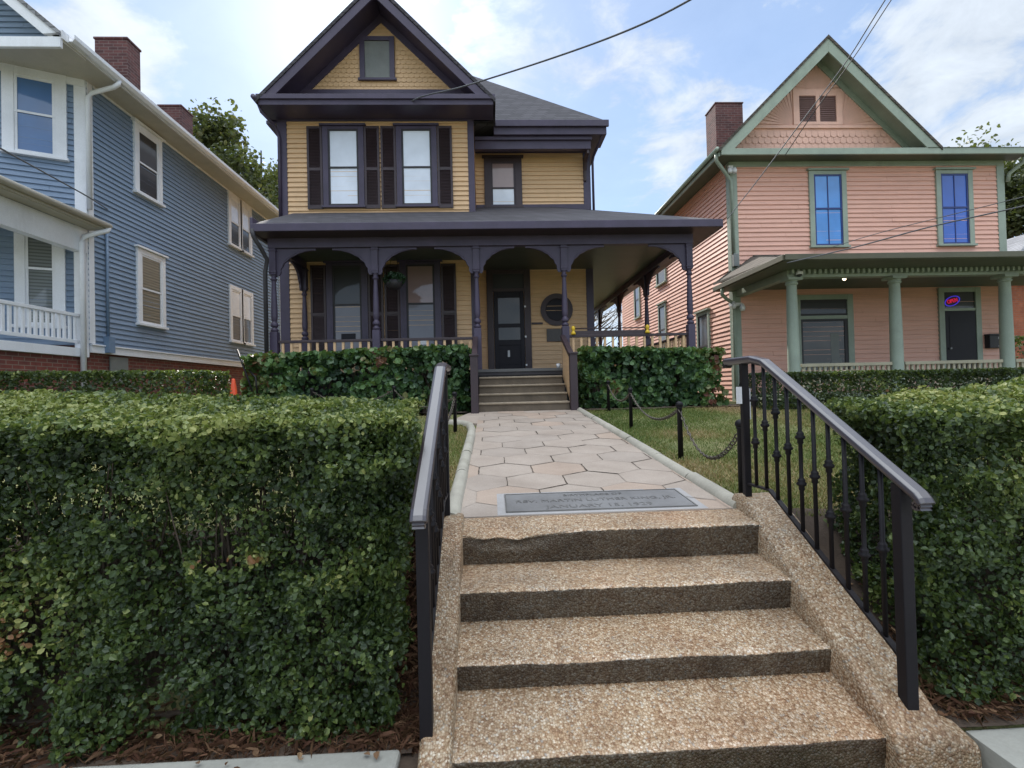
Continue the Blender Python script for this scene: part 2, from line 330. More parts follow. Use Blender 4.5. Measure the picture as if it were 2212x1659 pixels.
        if bevel:
            md = o.modifiers.new('bevel', 'BEVEL'); md.width = bevel; md.segments = 2; md.limit_method = 'ANGLE'; md.angle_limit = R(40)
        return o
def thing(name, label, cat, loc, group=None):
    o = bpy.data.objects.new(name, None); S.collection.objects.link(o); o.location = loc; o.empty_display_size = .2
    o['label'] = label; o['category'] = cat
    if group: o['group'] = group
    return o
def tag(o, label, cat, group=None):
    o['label'] = label; o['category'] = cat
    if group: o['group'] = group
    return o
def struct(o): o['kind'] = 'structure'; return o
def fastmesh(name, V, F, mat, parent=None, attr=None, smooth=False):
    me = bpy.data.meshes.new(name); off = np.zeros(3); p = parent
    while p is not None: off += np.array(p.location); p = p.parent
    V = V - off; nf, k = F.shape
    me.vertices.add(len(V)); me.vertices.foreach_set('co', V.astype(np.float32).ravel())
    me.loops.add(nf * k); me.loops.foreach_set('vertex_index', F.astype(np.int32).ravel())
    me.polygons.add(nf); me.polygons.foreach_set('loop_start', np.arange(0, nf * k, k, dtype=np.int32))
    me.polygons.foreach_set('use_smooth', np.full(nf, smooth))
    me.update(calc_edges=True); me.materials.append(MATS[mat])
    if attr is not None:
        a = me.attributes.new('tone', 'FLOAT', 'POINT'); a.data.foreach_set('value', attr.astype(np.float32))
    o = bpy.data.objects.new(name, me); S.collection.objects.link(o); o.parent = parent; return o
_lat = np.random.default_rng(5).random((32, 32, 32))
def vnoise(P, sc, seed=0):
    q = P * sc + seed * 7.31 + 100; i = np.floor(q).astype(int); f = q - i; f = f * f * (3 - 2 * f); r = 0
    for dx in (0, 1):
        for dy in (0, 1):
            for dz in (0, 1):
                w = (f[:, 0] if dx else 1 - f[:, 0]) * (f[:, 1] if dy else 1 - f[:, 1]) * (f[:, 2] if dz else 1 - f[:, 2])
                r = r + w * _lat[(i[:, 0] + dx) % 32, (i[:, 1] + dy) % 32, (i[:, 2] + dz) % 32]
    return r
def leaves(name, P, Nn, size, mat, parent, tone, tilt=.7, wid=.55, rng=RNG):
    n = len(P); Nn = Nn + rng.normal(0, tilt, (n, 3)); Nn /= np.linalg.norm(Nn, axis=1)[:, None]
    D = rng.normal(0, 1, (n, 3)); D -= (D * Nn).sum(1)[:, None] * Nn; D /= np.linalg.norm(D, axis=1)[:, None]
    B = np.cross(Nn, D); s = (size * rng.uniform(.5, 1.5, n))[:, None]; h = s * wid * .5; lift = s * rng.uniform(.02, .16, (n, 1))
    V = np.stack([P - D * s * .5, P - D * s * .18 + B * h + Nn * lift, P + D * s * .22 + B * h * .8 + Nn * lift, P + D * s * .52, P + D * s * .22 - B * h * .8 + Nn * lift, P - D * s * .18 - B * h + Nn * lift], 1).reshape(-1, 3)
    k = np.arange(n)[:, None] * 6; F = np.concatenate([k + np.array([[0, 1, 2, 3]]), k + np.array([[0, 3, 4, 5]])], 0)
    return fastmesh(name, V, F, mat, parent, np.repeat(np.clip(tone, 0, 1), 6))

# ------------------------------------------------------------------ levels
PS = .072                                   # the path climbs towards the house
def pathz(y): return .85 + PS * (y - 3.2) if y < 9.05 else .85 + PS * 5.85
def lawnz(y):
    if y < 2.05: return -.02
    if y < 2.3: return .15
    if y < 3.0: return .15 + (y - 2.3) / .70 * .65
    return pathz(min(y, 9.05)) - .03
def ground():
    xs = sorted(set([-400, -150, -60, -30, -20] + list(np.arange(-12, 16, .4)) + [-.31, 1.84, -.30, 1.83] + [20, 30, 60, 150, 400]))
    ys = sorted(set([-400, -100, -30, -8, 0, 1.7, 1.99, 2.05, 2.06] + list(np.arange(2.2, 10, .25)) + [3.0, 3.05] + list(np.arange(10, 30, 2)) + [40, 60, 100, 200, 500]))
    V = []; P = []
    for y in ys:
        for x in xs:
            z = lawnz(y)
            if y >= 2.06 and y <= 3.0 and -.305 < x < 1.835: z = -.02
            P.append((x, y, z))
    P = np.array(P); nz = (vnoise(P, 1.3) - .5) * .05 * (P[:, 1] > 2.3) * (P[:, 1] < 12)
    inpath = (P[:, 0] > -.6) & (P[:, 0] < 1.9); P[:, 2] += np.where(inpath, -.012, nz)
    nx = len(xs); F = np.array([(j * nx + i, j * nx + i + 1, (j + 1) * nx + i + 1, (j + 1) * nx + i) for j in range(len(ys) - 1) for i in range(nx - 1)])
    return struct(fastmesh('ground', P, F, 'lawn_ground', smooth=True))
ground()
struct(MB().box(-60, 60, -3, 1.72, -.03, 0).build('sidewalk', 'sidewalk_concrete'))
# low concrete kerbs in front of both hedges
def kerb(x0, x1, z):
    b = MB(); x = x0
    while x < x1 - .01:
        e = min(x + 1.5, x1); b.box(x + .004, e - .004, 1.72, 2.04, -.05, z + random.uniform(-.004, .004)); x = e
    return struct(b.build('kerb', 'concrete', bevel=.015))
kerb(-6.4, -.40, .21); kerb(1.985, 9.5, .15)
# bare bank under hedges and cheek walls
def sheet(name, x0, x1, y0, y1, zf, mat, st=.12, amp=.03):
    xs = np.arange(x0, x1 + .01, st); ys = np.arange(y0, y1 + .01, st)
    P = np.array([(x, y, zf(y)) for y in ys for x in xs]); P[:, 2] += (vnoise(P, 3) - .4) * amp + (vnoise(P, 11, 2) - .5) * amp * .5
    nx = len(xs); F = np.array([(j * nx + i, j * nx + i + 1, (j + 1) * nx + i + 1, (j + 1) * nx + i) for j in range(len(ys) - 1) for i in range(nx - 1)])
    return struct(fastmesh(name, P, F, mat, smooth=True))
sheet('soil_bed', -6, -.315, 2.03, 3.15, lambda y: max(.185, lawnz(y) + .03), 'soil')
sheet('soil_bed', 1.84, 7.5, 2.03, 3.15, lambda y: lawnz(max(y, 2.06)) + .025, 'soil')
sheet('soil_bed', -.41, -.30, 1.70, 2.06, lambda y: .17, 'soil', .05, .02)
sheet('soil_bed', -4.9, -.42, 9.0, 10.2, lambda y: lawnz(9.1) + .03, 'soil')
sheet('soil_bed', 1.68, 5.2, 9.0, 10.2, lambda y: lawnz(9.1) + .02, 'soil')

# ------------------------------------------------------------------ front steps with cheek walls
SX0, SX1 = -.19, 1.585
NOSE = [(2.90, .815), (2.59, .602), (2.29, .388), (1.97, .190)]
def steps():
    th = thing('entrance_steps', 'worn exposed pebble concrete steps climbing from the sidewalk between two black railings', 'steps', (.7, 2.4, 0))
    prof = []                                # (y, z, nosing weight, riser?)
    ys = [3.2] + [n[0] for n in NOSE]
    r = .014
    for i, (ny, nz) in enumerate(NOSE):
        yb = 3.16 if i == 0 else NOSE[i - 1][0] + .022
        for k in range(16):
            y = yb + (ny + r - yb) * k / 15; prof.append((y, nz + (pathz(3.16) - .001 - nz) * (1 - k / 15) * (1 if i == 0 else .12), 0, 0))
        for k in range(1, 7):
            a = math.pi / 2 * k / 6; prof.append((ny + r - r * math.sin(a), nz - r + r * math.cos(a), 1, 1 if k > 3 else 0))
        zb = NOSE[i + 1][1] + .004 + (pathz(3.2) - .85) if i < 3 else -.03
        for k in range(1, 11):
            prof.append((ny + .022 * k / 10, nz - r + (zb - nz + r) * k / 10, max(0, 1 - k / 4), 1))
    nx = 190; xs = np.linspace(SX0 - .01, SX1 + .01, nx); pr = np.array(prof)
    P = np.array([(x, p[0], p[1]) for p in prof for x in xs]); w = np.repeat(pr[:, 2], nx)
    e = (vnoise(P, 5, 1) - .5) * .006 + (vnoise(P, 38, 2) - .5) * .007
    P[:, 2] += e * (.35 + w * .6); P[:, 1] += (vnoise(P, 8, 4) - .45) * .007 * w + (vnoise(P, 45, 5) - .5) * .006
    chip = np.exp(-((P[:, 0] - .08) / .26) ** 2) * np.clip((P[:, 2] - .67) / .1, 0, 1) * np.clip((3.08 - P[:, 1]) / .16, 0, 1) * (.5 + .9 * vnoise(P, 9, 9))
    P[:, 2] -= chip * .042; P[:, 1] += chip * .03 * w
    for cx_, lev in ((.35, .384), (1.2, .384), (.9, .598)):
        c2 = np.exp(-((P[:, 0] - cx_) / .2) ** 2) * w * (abs(P[:, 2] - lev) < .05); P[:, 2] -= c2 * .008
    F = np.array([(j * nx + i, (j + 1) * nx + i, (j + 1) * nx + i + 1, j * nx + i + 1) for j in range(len(prof) - 1) for i in range(nx - 1)])
    wear_sheen = np.zeros(len(prof))                # worn nosing with sky sheen painted in = 1, grimy back of the tread = 0, in between .5
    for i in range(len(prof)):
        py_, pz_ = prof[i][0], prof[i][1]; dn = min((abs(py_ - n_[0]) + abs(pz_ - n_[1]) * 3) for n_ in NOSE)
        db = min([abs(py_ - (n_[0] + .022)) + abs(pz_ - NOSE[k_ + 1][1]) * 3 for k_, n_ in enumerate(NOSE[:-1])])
        wear_sheen[i] = .5 + .5 * max(0, 1 - dn / .07) - .5 * max(0, 1 - db / .09) * (prof[i][3] == 0)
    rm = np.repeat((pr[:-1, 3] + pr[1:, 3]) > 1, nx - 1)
    o = fastmesh('step_flight', P, F, 'aggregate', th, np.repeat(wear_sheen, nx) + (vnoise(P, 7, 12) - .5) * .35, smooth=True); o.data.materials.append(MATS['aggregate_riser_shade'])
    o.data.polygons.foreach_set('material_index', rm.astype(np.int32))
    for x0, x1, lf in ((-.325, SX0, 1), (SX1, 1.845, 0)):
        base = [(3.22, .935 if not lf else .885), (3.12, .94 if not lf else .89), (3.02, .90)] if not lf else [(3.18, .87), (3.05, .885), (2.95, .86)]
        top = base + [(y, .90 - .63 * (3.0 - y) if not lf else .865 - .63 * (2.95 - y)) for y in np.arange(2.9, 1.66, -.06)]
        top = [q_ for q_ in top if q_[0] > (1.93 if not lf else 1.70)]; ye = 1.92 if not lf else 1.69; top += [(ye + .01, top[-1][1] - .01), (ye - .005, top[-1][1] - .035), (ye - .012, top[-1][1] - .07), (ye - .015, -.03)]
        nu = 16; cols = []
        for u in range(nu + 1):
            uu = u / nu; x = x0 + (x1 - x0) * uu; rd = .03; e_ = min(uu, 1 - uu) * (x1 - x0); drop = (rd - math.sqrt(max(0, rd * rd - max(0, rd - e_) ** 2))) if e_ < rd else 0
            cols.append((x, drop))
        vs = []
        for y, z in top:
            vs.append((cols[0][0], y, -.05))
            for x, dr in cols: vs.append((x, y, z - dr))
            vs.append((cols[-1][0], y, -.05))
        P = np.array(vs); k = nu + 3; P[:, 2] += (vnoise(P, 8, 3) - .5) * .02 * (P[:, 2] > 0); P[:, 0] += (vnoise(P, 12, 6) - .5) * .006
        F = np.array([(j * k + i, j * k + i + 1, (j + 1) * k + i + 1, (j + 1) * k + i) for j in range(len(top) - 1) for i in range(k - 1)])
        fastmesh('cheek_wall', P, F, 'aggregate_cheek', th, smooth=True)
steps()
ft = MB(); ft.hull([(1.82, 1.925, -.05), (1.975, 1.93, -.05), (1.975, 2.10, -.05), (1.82, 2.12, -.05)], [(1.82, 1.935, .185), (1.97, 1.94, .155), (1.97, 2.08, .18), (1.82, 2.10, .25)])
ft.build('cheek_foot', 'aggregate_cheek', bpy.data.objects['entrance_steps'], bevel=.03)

# ------------------------------------------------------------------ path of hexagonal pavers with round kerbs
def path():
    b = MB(); X0, X1 = -.235, 1.56
    b.slab([(X0, 3.15, pathz(3.15)), (X1, 3.15, pathz(3.15)), (X1, 9.06, pathz(9.05)), (X0, 9.06, pathz(9.05))], .06)
    b.slab([(-.75, 7.75, pathz(7.75) - .006), (X0 + .02, 7.6, pathz(7.6) - .006), (X0 + .02, 9.06, pathz(9.05) - .006), (-.42, 9.06, pathz(9.05) - .006)], .05)
    w = .474; h = w / math.sqrt(3); rp = .866 * w; rnd = random.Random(4); X00 = .345; Y00 = 3.60
    def seg(p, q, wd):
        p = Vector(p); q = Vector(q); d = (q - p).normalized(); s_ = Vector((-d.y, d.x)) * wd / 2; n = 5; vs = []
        for i in range(n + 1):
            c_ = p.lerp(q, i / n); jw = rnd.uniform(.5, 1.2); j = rnd.uniform(-.003, .003)
            for sg in (-1, 1):
                x = c_.x + s_.x * sg * jw + j; y = c_.y + s_.y * sg * jw; vs.append((x, y, pathz(y) + .0062))
        b.add(vs, [(2 * i, 2 * i + 1, 2 * i + 3, 2 * i + 2) for i in range(n)], 1)
    for r_ in range(-2, 14):
        for k in range(-4, 6):
            x = X00 + (k + (r_ % 2) * .5) * w + w / 2; y = Y00 + r_ * rp; tilt_ = rnd.uniform(-.0015, .0015); lift = rnd.uniform(.0015, .005); mi_ = rnd.choice((0, 0, 2, 3))
            hx_ = [(x + (h - .002) * math.sin(math.pi / 3 * q), y + (h - .002) * math.cos(math.pi / 3 * q)) for q in range(6)]
            if all(yy_ > 9.05 for _, yy_ in hx_) or all(yy_ < 3.16 for _, yy_ in hx_) or all(xx_ > X1 for xx_, _ in hx_) or all(xx_ < X0 for xx_, _ in hx_): continue
            cl_ = [(min(max(xx_, X0 + .004), X1 - .004), min(max(yy_, 3.155), 9.05)) for xx_, yy_ in hx_]
            tp = [(xx_, yy_, pathz(yy_) + lift + tilt_ * (xx_ - x) / w) for xx_, yy_ in cl_]; b.add(tp, [tuple(range(5, -1, -1))], mi_)
    for r_ in range(-1, 14):
        for k in range(-3, 5):
            x = X00 + (k + (r_ % 2) * .5) * w; y = Y00 + r_ * rp
            a = (x, y - h / 2); c = (x, y + h / 2)      # the short joint runs up the path
            inside = lambda p: X0 + .01 < p[0] < X1 - .01 and 3.24 < p[1] < 9
            if inside(a) and inside(c) and not (r_ < 0 and .0 < x < 1.45) and rnd.random() < .9: seg(a, c, rnd.uniform(.008, .016))
            for sx in (-.5, .5):
                e = (x + sx * w, y + h)
                if inside(c) and inside(e) and not (y < 3.9 and .0 < x < 1.45 and y < 3.3): seg(c, e, rnd.choice((.003, .004, .007, .012)))
    o = struct(b.build('path', ['paver', 'joint_dark', 'paver_warm', 'paver_grey'], kind='open')); return o
path()
def round_kerb(pts, w, hgt):
    b = MB(); i = 0
    P = np.array(pts); d = np.r_[0, np.cumsum(np.linalg.norm(np.diff(P, axis=0), axis=1))]; t_ = 0; T = d[-1]
    cuts = [0]
    while cuts[-1] < T - .5: cuts.append(cuts[-1] + random.uniform(.75, 1.25))
    cuts[-1] = T
    at = lambda s_: [float(np.interp(s_, d, P[:, k])) for k in (0, 1)]
    for a, c in zip(cuts[:-1], cuts[1:]):
        n = 8; vs = []; k = 9; dz = random.uniform(-.006, .006); dx = random.uniform(-.006, .006)
        for j in range(n + 1):
            s_ = a + .006 + (c - a - .012) * j / n; x, y = at(s_); x2, y2 = at(min(T, s_ + .02)); x1, y1 = at(max(0, s_ - .02)); L_ = math.hypot(x2 - x1, y2 - y1) or 1
            nx_, ny_ = (y2 - y1) / L_, -(x2 - x1) / L_
            for q in range(k):
                an = math.pi * q / (k - 1); vs.append((x + nx_ * w / 2 * math.cos(an) + dx, y + ny_ * w / 2 * math.cos(an), pathz(y) - .05 + dz + (hgt + .05) * math.sin(an) ** .6 + random.uniform(-.0015, .0015)))
        b.add(vs, [(j * k + q, j * k + q + 1, (j + 1) * k + q + 1, (j + 1) * k + q) for j in range(n) for q in range(k - 1)], 0, True)
        b.add([vs[q] for q in range(k)], [tuple(range(k))]); b.add([vs[n * k + q] for q in range(k)], [tuple(range(k - 1, -1, -1))])
    return struct(b.build('path_kerb', 'kerb_stone', kind='open'))
round_kerb([(1.615, 3.16), (1.615, 9.0)], .13, .05)
round_kerb([(-.275, 3.12), (-.28, 6.9), (-.33, 7.4), (-.48, 7.72), (-.75, 7.78)], .12, .05)

# plaque let into the path
def text_mesh(txt, size, mat, parent, M, ext=.002, align='CENTER', name='lettering', sx=1.0):
    cu = bpy.data.curves.new('txt', 'FONT'); cu.body = txt; cu.size = size; cu.extrude = ext; cu.align_x = align; cu.align_y = 'CENTER'; cu.resolution_u = 3
    to = bpy.data.objects.new('txt', cu); S.collection.objects.link(to)
    me = bpy.data.meshes.new_from_object(to.evaluated_get(bpy.context.evaluated_depsgraph_get()))
    bpy.data.objects.remove(to); me.transform(M @ Matrix.Diagonal((sx, 1, 1, 1))); off = Vector((0, 0, 0)); p = parent
    while p is not None: off += p.location; p = p.parent
    me.transform(Matrix.Translation(-off)); me.materials.clear(); me.materials.append(MATS[mat])
    o = bpy.data.objects.new(name, me); S.collection.objects.link(o); o.parent = parent; return o
def plaque():
    th = thing('ground_plaque', 'grey metal memorial plaque set flat in the path above the top step', 'plaque', (.7, 3.5, pathz(3.5)))
    q = lambda x0, x1, y0, y1, dz: [(x0, y0, pathz(y0) + dz), (x1, y0, pathz(y0) + dz), (x1, y1, pathz(y1) + dz), (x0, y1, pathz(y1) + dz)]
    MB().slab(q(.02, 1.40, 3.165, 3.66, .005), .012).build('mortar_border', 'mortar', th)
    MB().slab(q(.075, 1.345, 3.205, 3.615, .010), .008).build('plate', 'bronze_plate', th, bevel=.002)
    rim = MB()
    for a in ((.075, 1.345, 3.205, 3.215), (.075, 1.345, 3.605, 3.615), (.075, .085, 3.217, 3.603), (1.335, 1.345, 3.217, 3.603)): rim.slab(q(*a, .0135), .004)
    rim.build('rim', 'bronze_letter', th)
    for txt, y, sz in (('BIRTHPLACE OF', 3.54, .06), ('REV. MARTIN LUTHER KING, JR.', 3.42, .08), ('JANUARY 15, 1929', 3.285, .09)):
        text_mesh(txt, sz, 'bronze_letter', th, Matrix.Translation((.71, y, pathz(y) + .0112)) @ Matrix.Rotation(math.atan(PS), 4, 'X'), .0012)
plaque()

# ------------------------------------------------------------------ iron stair railings
def railing(X, Xn, label):
    th = thing('stair_railing', label, 'railing', (X, 2.6, .6), 'black iron railings beside the entrance steps')
    def xx(y): return X + (Xn - X) * (3.1 - y) / 1.07
    def rz(y): return 1.80 if y > 2.95 else 1.80 - .63 * (2.95 - y)
    def bz(y): return 1.015 if y > 2.89 else 1.015 - .655 * (2.89 - y)
    ys = [3.30, 3.1, 3.02] + [2.97 - .03 * k for k in range(3)] + list(np.arange(2.8, 2.03, -.1)) + [2.0, 1.955]
    pts = [(xx(y), y, rz(y) - (.012 if abs(y - 2.95) < .025 else 0)) for y in ys] + [(xx(1.94), 1.94, rz(1.94) - .006), (xx(1.93), 1.93, rz(1.93) - .016)]
    prof = [(-.032, 0), (-.036, .012), (-.032, .026), (-.018, .034), (.018, .034), (.032, .026), (.036, .012), (.032, 0), (.016, -.014), (-.016, -.014)]
    MB().sweep(pts, prof).build('handrail', 'rail_cap', th, bevel=.003)
    sc = MB()                                       # rolled ends
    for y0, z0, sg in ((1.95, rz(1.95) - .045, 1), (3.30, 1.775, -1)):
        sp = [(xx(y0), y0 - sg * .008 + (.003 + .021 * k / 16) * math.cos(k * .62), z0 + .012 + (.003 + .021 * k / 16) * math.sin(k * .62)) for k in range(17)]
        sc.sweep(sp, [(-.024, -.005), (.024, -.005), (.024, .005), (-.024, .005)])
    sc.build('scroll', 'rail_cap', th)
    b = MB(); h = .008
    bp = [(xx(y), y, bz(y)) for y in (3.12, 2.89, 2.5, 2.03)]
    b.sweep(bp, [(-.014, -.006), (.014, -.006), (.014, .006), (-.014, .006)]); b.build('bottom_rail', 'dark_metal', th)
    for y, zb, hw in ((3.12, .86, .021), (2.03, .22, .026)):
        x = xx(y); MB().box(x - hw, x + hw, y - hw, y + hw, zb, rz(y) - .005).build('post', 'dark_metal', th, bevel=.004)
    for i in range(1, 11):
        y = 3.12 - 1.09 * i / 11; x = xx(y); z0, z1 = bz(y), rz(y) - .005; r0 = .0105
        fr = [.36, .70] if i % 2 else [.52]; prof = [(z0, r0)]
        for f_ in fr:
            zc = z0 + (z1 - z0) * f_; prof += [(zc - .045, r0), (zc - .040, r0 * 1.5), (zc - .022, r0 * 1.35), (zc - .014, r0 * 2.3), (zc - .004, r0 * 2.5), (zc + .004, r0 * 1.6), (zc + .012, r0 * 1.9), (zc + .018, r0 * 1.5), (zc + .026, r0)]
        prof.append((z1, r0)); MB().lathe(x, y, prof, 12).build('baluster', 'dark_metal', th)
    return th
railing(-.300, -.296, 'black iron railing on the left cheek of the steps, beside the big front hedge')
railing(1.640, 1.735, 'black iron railing on the right cheek of the steps, tag on its top post')
tg = thing('paper_tag', 'small white paper tag tied to the top post of the right railing', 'tag', (1.62, 3.16, 1.6))
MB().box(1.606, 1.612, 3.10, 3.165, 1.53, 1.64).box(1.6635, 1.667, 3.10, 3.15, 1.43, 1.63).build('card', 'white_plastic', tg)
MB().tube([(1.608, 3.13, 1.64), (1.62, 3.13, 1.68), (1.66, 3.13, 1.68), (1.665, 3.13, 1.63)], .002, 6).build('string', 'dark_metal', tg)

# ------------------------------------------------------------------ chain fence
def chain_post(x, y, label, h=.55):
    z = lawnz(y) - .03; th = thing('chain_post', label, 'post', (x, y, z), 'short black posts of the chain fence')
    MB().lathe(x, y, [(z, .027), (z + h - .02, .024), (z + h - .01, .03), (z + h, .03)], 12).build('shaft', 'dark_metal', th)
    MB().lathe(x, y, [(z + h, .030), (z + h + .012, .038), (z + h + .03, .036), (z + h + .045, .026), (z + h + .052, .008)], 12).build('cap', 'dark_metal', th)
    return (x, y, z + h - .02)
CP = [chain_post(1.76, 3.42, 'black chain post nearest the right railing on the lawn'),
      chain_post(1.85, 4.78, 'black chain post standing alone in the right lawn, second from the right railing'),
      chain_post(1.96, 6.87, 'black chain post in the middle of the right lawn beside the path kerb'),
      chain_post(2.12, 8.85, 'black chain post against the ivy hedge right of the porch stairs')]
LP = [chain_post(-.60, 4.78, 'black chain post behind the left railing on the lawn'),
      chain_post(-.52, 6.9, 'black chain post left of the path where its kerb curves away'),
      chain_post(-1.72, 8.75, 'black chain post before the left ivy hedge, nearer the porch stairs'),
      chain_post(-3.15, 8.75, 'black chain post before the left ivy hedge, further from the porch stairs')]
def chain(a, c, sag, label):
    a = Vector(a); c = Vector(c); L_ = (c - a).length * 1.06; n = int(L_ / .042); b = MB(); pts = []
    for i in range(n + 1):
        t_ = i / n; p = a.lerp(c, t_); p.z -= sag * 4 * t_ * (1 - t_); pts.append(p)
    for i in range(n):
        m_ = (pts[i] + pts[i + 1]) / 2; d = (pts[i + 1] - pts[i]).normalized(); s_ = d.cross(Vector((0, 0, 1))).normalized(); u = d.cross(s_)
        wv = s_ if i % 2 else u; wv = (wv + .4 * (u if i % 2 else s_)).normalized()
        ring = [tuple(m_ + d * .029 * math.cos(q) + wv * .015 * math.sin(q)) for q in [2 * math.pi * k / 10 for k in range(11)]]
        b.tube(ring, .0055, 5)
    return tag(b.build('chain', 'dark_chain'), label, 'chain', 'sagging chains between the lawn posts')
paint('dark_chain', (.13, .11, .09), .4, .4, 0, (.2, .1, .05), .4, .6)
chain(CP[0], CP[1], .33, 'sagging chain hooked between the right railing and the lone post in the right lawn')
chain(CP[1], CP[2], .22, 'middle chain of the three along the right side of the path')
chain(CP[2], CP[3], .20, 'chain nearest the porch on the right side of the path')
chain(LP[0], LP[1], .24, 'chain left of the path, seen beside the left railing')
chain(LP[1], LP[2], .22, 'chain running from the left path side back to the left ivy hedge')
chain(LP[2], LP[3], .22, 'chain hanging in front of the left ivy hedge')

# ------------------------------------------------------------------ windows (proud of the boards; a casing, sashes, panes)
def window(F, a0, a1, z0, z1, zm, house, cas, sash, pane_t, pane_b, cw=.11, head=.12, muntin=False, sill=True, label=None, b0=.0, lip=.05, cap=True, off=.0):
    b = MB(); B = .065
    b.box(a0 - cw, a0, b0, B, z0 - .05, z1 + head, F).box(a1, a1 + cw, b0, B, z0 - .05, z1 + head, F).box(a0, a1, b0, B - .003, z1, z1 + head - .003, F)
    if cap: b.box(a0 - cw - lip, a1 + cw + lip, b0, B + .05, z1 + head, z1 + head + .045, F)
    w = b.build('window', cas, house, bevel=.004)
    if label: w['label'] = label
    if sill: MB().box(a0 - cw - .03, a1 + cw + .03, b0, B + .045, z0 - .105, z0 - .05, F).build('sill', cas, w, bevel=.006)
    s = MB(); f = .042
    for zz0, zz1, bb in ((zm - f * .2, z1, .052), (z0 - .05, zm + f * .8, .045)):
        s.box(a0, a0 + f, .02, bb, zz0, zz1, F).box(a1 - f, a1, .02, bb, zz0, zz1, F).box(a0 + f, a1 - f, .02, bb - .002, zz1 - f, zz1, F).box(a0 + f, a1 - f, .02, bb - .002, zz0, zz0 + (f if zz0 == zm - f * .2 else f * 1.3), F)
        if muntin: s.box((a0 + a1) / 2 - .012, (a0 + a1) / 2 + .012, .02, bb - .004, zz0 + f, zz1 - f, F)
    s.build('sash', sash, w)
    MB().box(a0 + .01, a1 - .01, .018, .036, zm, z1 - .01, F).build('pane', pane_t, w)
    MB().box(a0 + .01, a1 - .01, .012, .030, z0 - .03, zm, F).build('pane', pane_b, w)
    return w
def shutter(F, a0, a1, z0, z1, house, mat='shutter_brown'):
    b = MB(); st = .05; zm = z0 + (z1 - z0) * .48; B0, B1 = .03, .062
    b.box(a0, a0 + st, B0, B1, z0, z1, F).box(a1 - st, a1, B0, B1, z0, z1, F)
    for za, zb in ((z0, z0 + .09), (zm - .035, zm + .035), (z1 - .06, z1)): b.box(a0 + st, a1 - st, B0, B1 - .002, za, zb, F)
    for za, zb in ((z0 + .09, zm - .035), (zm + .035, z1 - .06)):
        z = za + .012
        while z < zb - .02:
            b.add([F.p(a0 + st, .036, z + .026), F.p(a1 - st, .036, z + .026), F.p(a1 - st, .056, z), F.p(a0 + st, .056, z)], [(0, 1, 2, 3)])
            z += .036
    b.box(a0 + st, a1 - st, .026, .032, z0 + .05, z1 - .05, F)
    return b.build('shutter', mat, house, kind='open')
def band(F, a0, a1, b0, b1, c0, c1, name, mat, par, bevel=.004): return MB().box(a0, a1, b0, b1, c0, c1, F).build(name, mat, par, bevel=bevel)

# ================================================================== the yellow house
H = thing('yellow_house', 'yellow clapboard two-storey house with dark plum trim, front gable and wraparound porch', 'house', (-1, 13, 1.2))
LX, RX, BX = -4.96, 2.75, -.32             # left corner, right corner, right edge of the projecting bay
YB, YR, YE = 11.95, 13.0, 22.0; FL = 2.11; WT = 8.40
Fb = wallframe((LX, YB), (BX, YB), (0, -1)); Fr = wallframe((BX, YR), (RX, YR), (0, -1))
Fl = wallframe((LX, YE), (LX, YB), (-1, 0)); Fs = wallframe((RX, YR), (RX, YE), (1, 0)); Fn = wallframe((BX, YB), (BX, YR), (1, 0))
ex = .117
w = MB(); foot = [(LX + .01, YB + .01), (BX - .01, YB + .01), (BX - .01, YR + .01), (RX - .01, YR + .01), (RX - .01, YE), (LX + .01, YE)]
w.hull([(x, y, 1.1) for x, y in foot], [(x, y, WT) for x, y in foot])
w.boards(Fb, BX - LX, 1.3, WT, ex); w.boards(Fr, RX - BX, 1.3, WT, ex); w.boards(Fl, YE - YB, 1.3, WT, ex); w.boards(Fs, YE - YR, 1.3, WT, ex); w.boards(Fn, YR - YB, 1.3, WT, ex)
w.build('wall', 'yellow_siding', H, kind='open')
def corner(F, a, w_, z0, z1, mat, house, B=.036): return band(F, a, a + w_, -.005, B, z0, z1, 'corner_board', mat, house)
corner(Fb, -.035, .22, 1.3, WT, 'plum_trim', H); corner(Fb, BX - LX - .12, .155, 1.3, WT, 'plum_trim', H)
corner(Fl, YE - YB - .18, .176, 1.3, WT, 'plum_trim', H); corner(Fs, .003, .16, 1.3, WT, 'plum_trim', H); corner(Fr, RX - BX - .16, .195, 1.3, WT, 'plum_trim', H)
band(Fb, 0, BX - LX, .003, .045, 8.26, 8.42, 'frieze', 'plum_trim', H); band(Fr, 0, RX - BX, .003, .045, 7.98, 8.42, 'frieze', 'plum_trim', H)
band(Fr, .0, RX - BX, .003, .05, 6.42, 6.60, 'skirt_board', 'plum_trim', H)
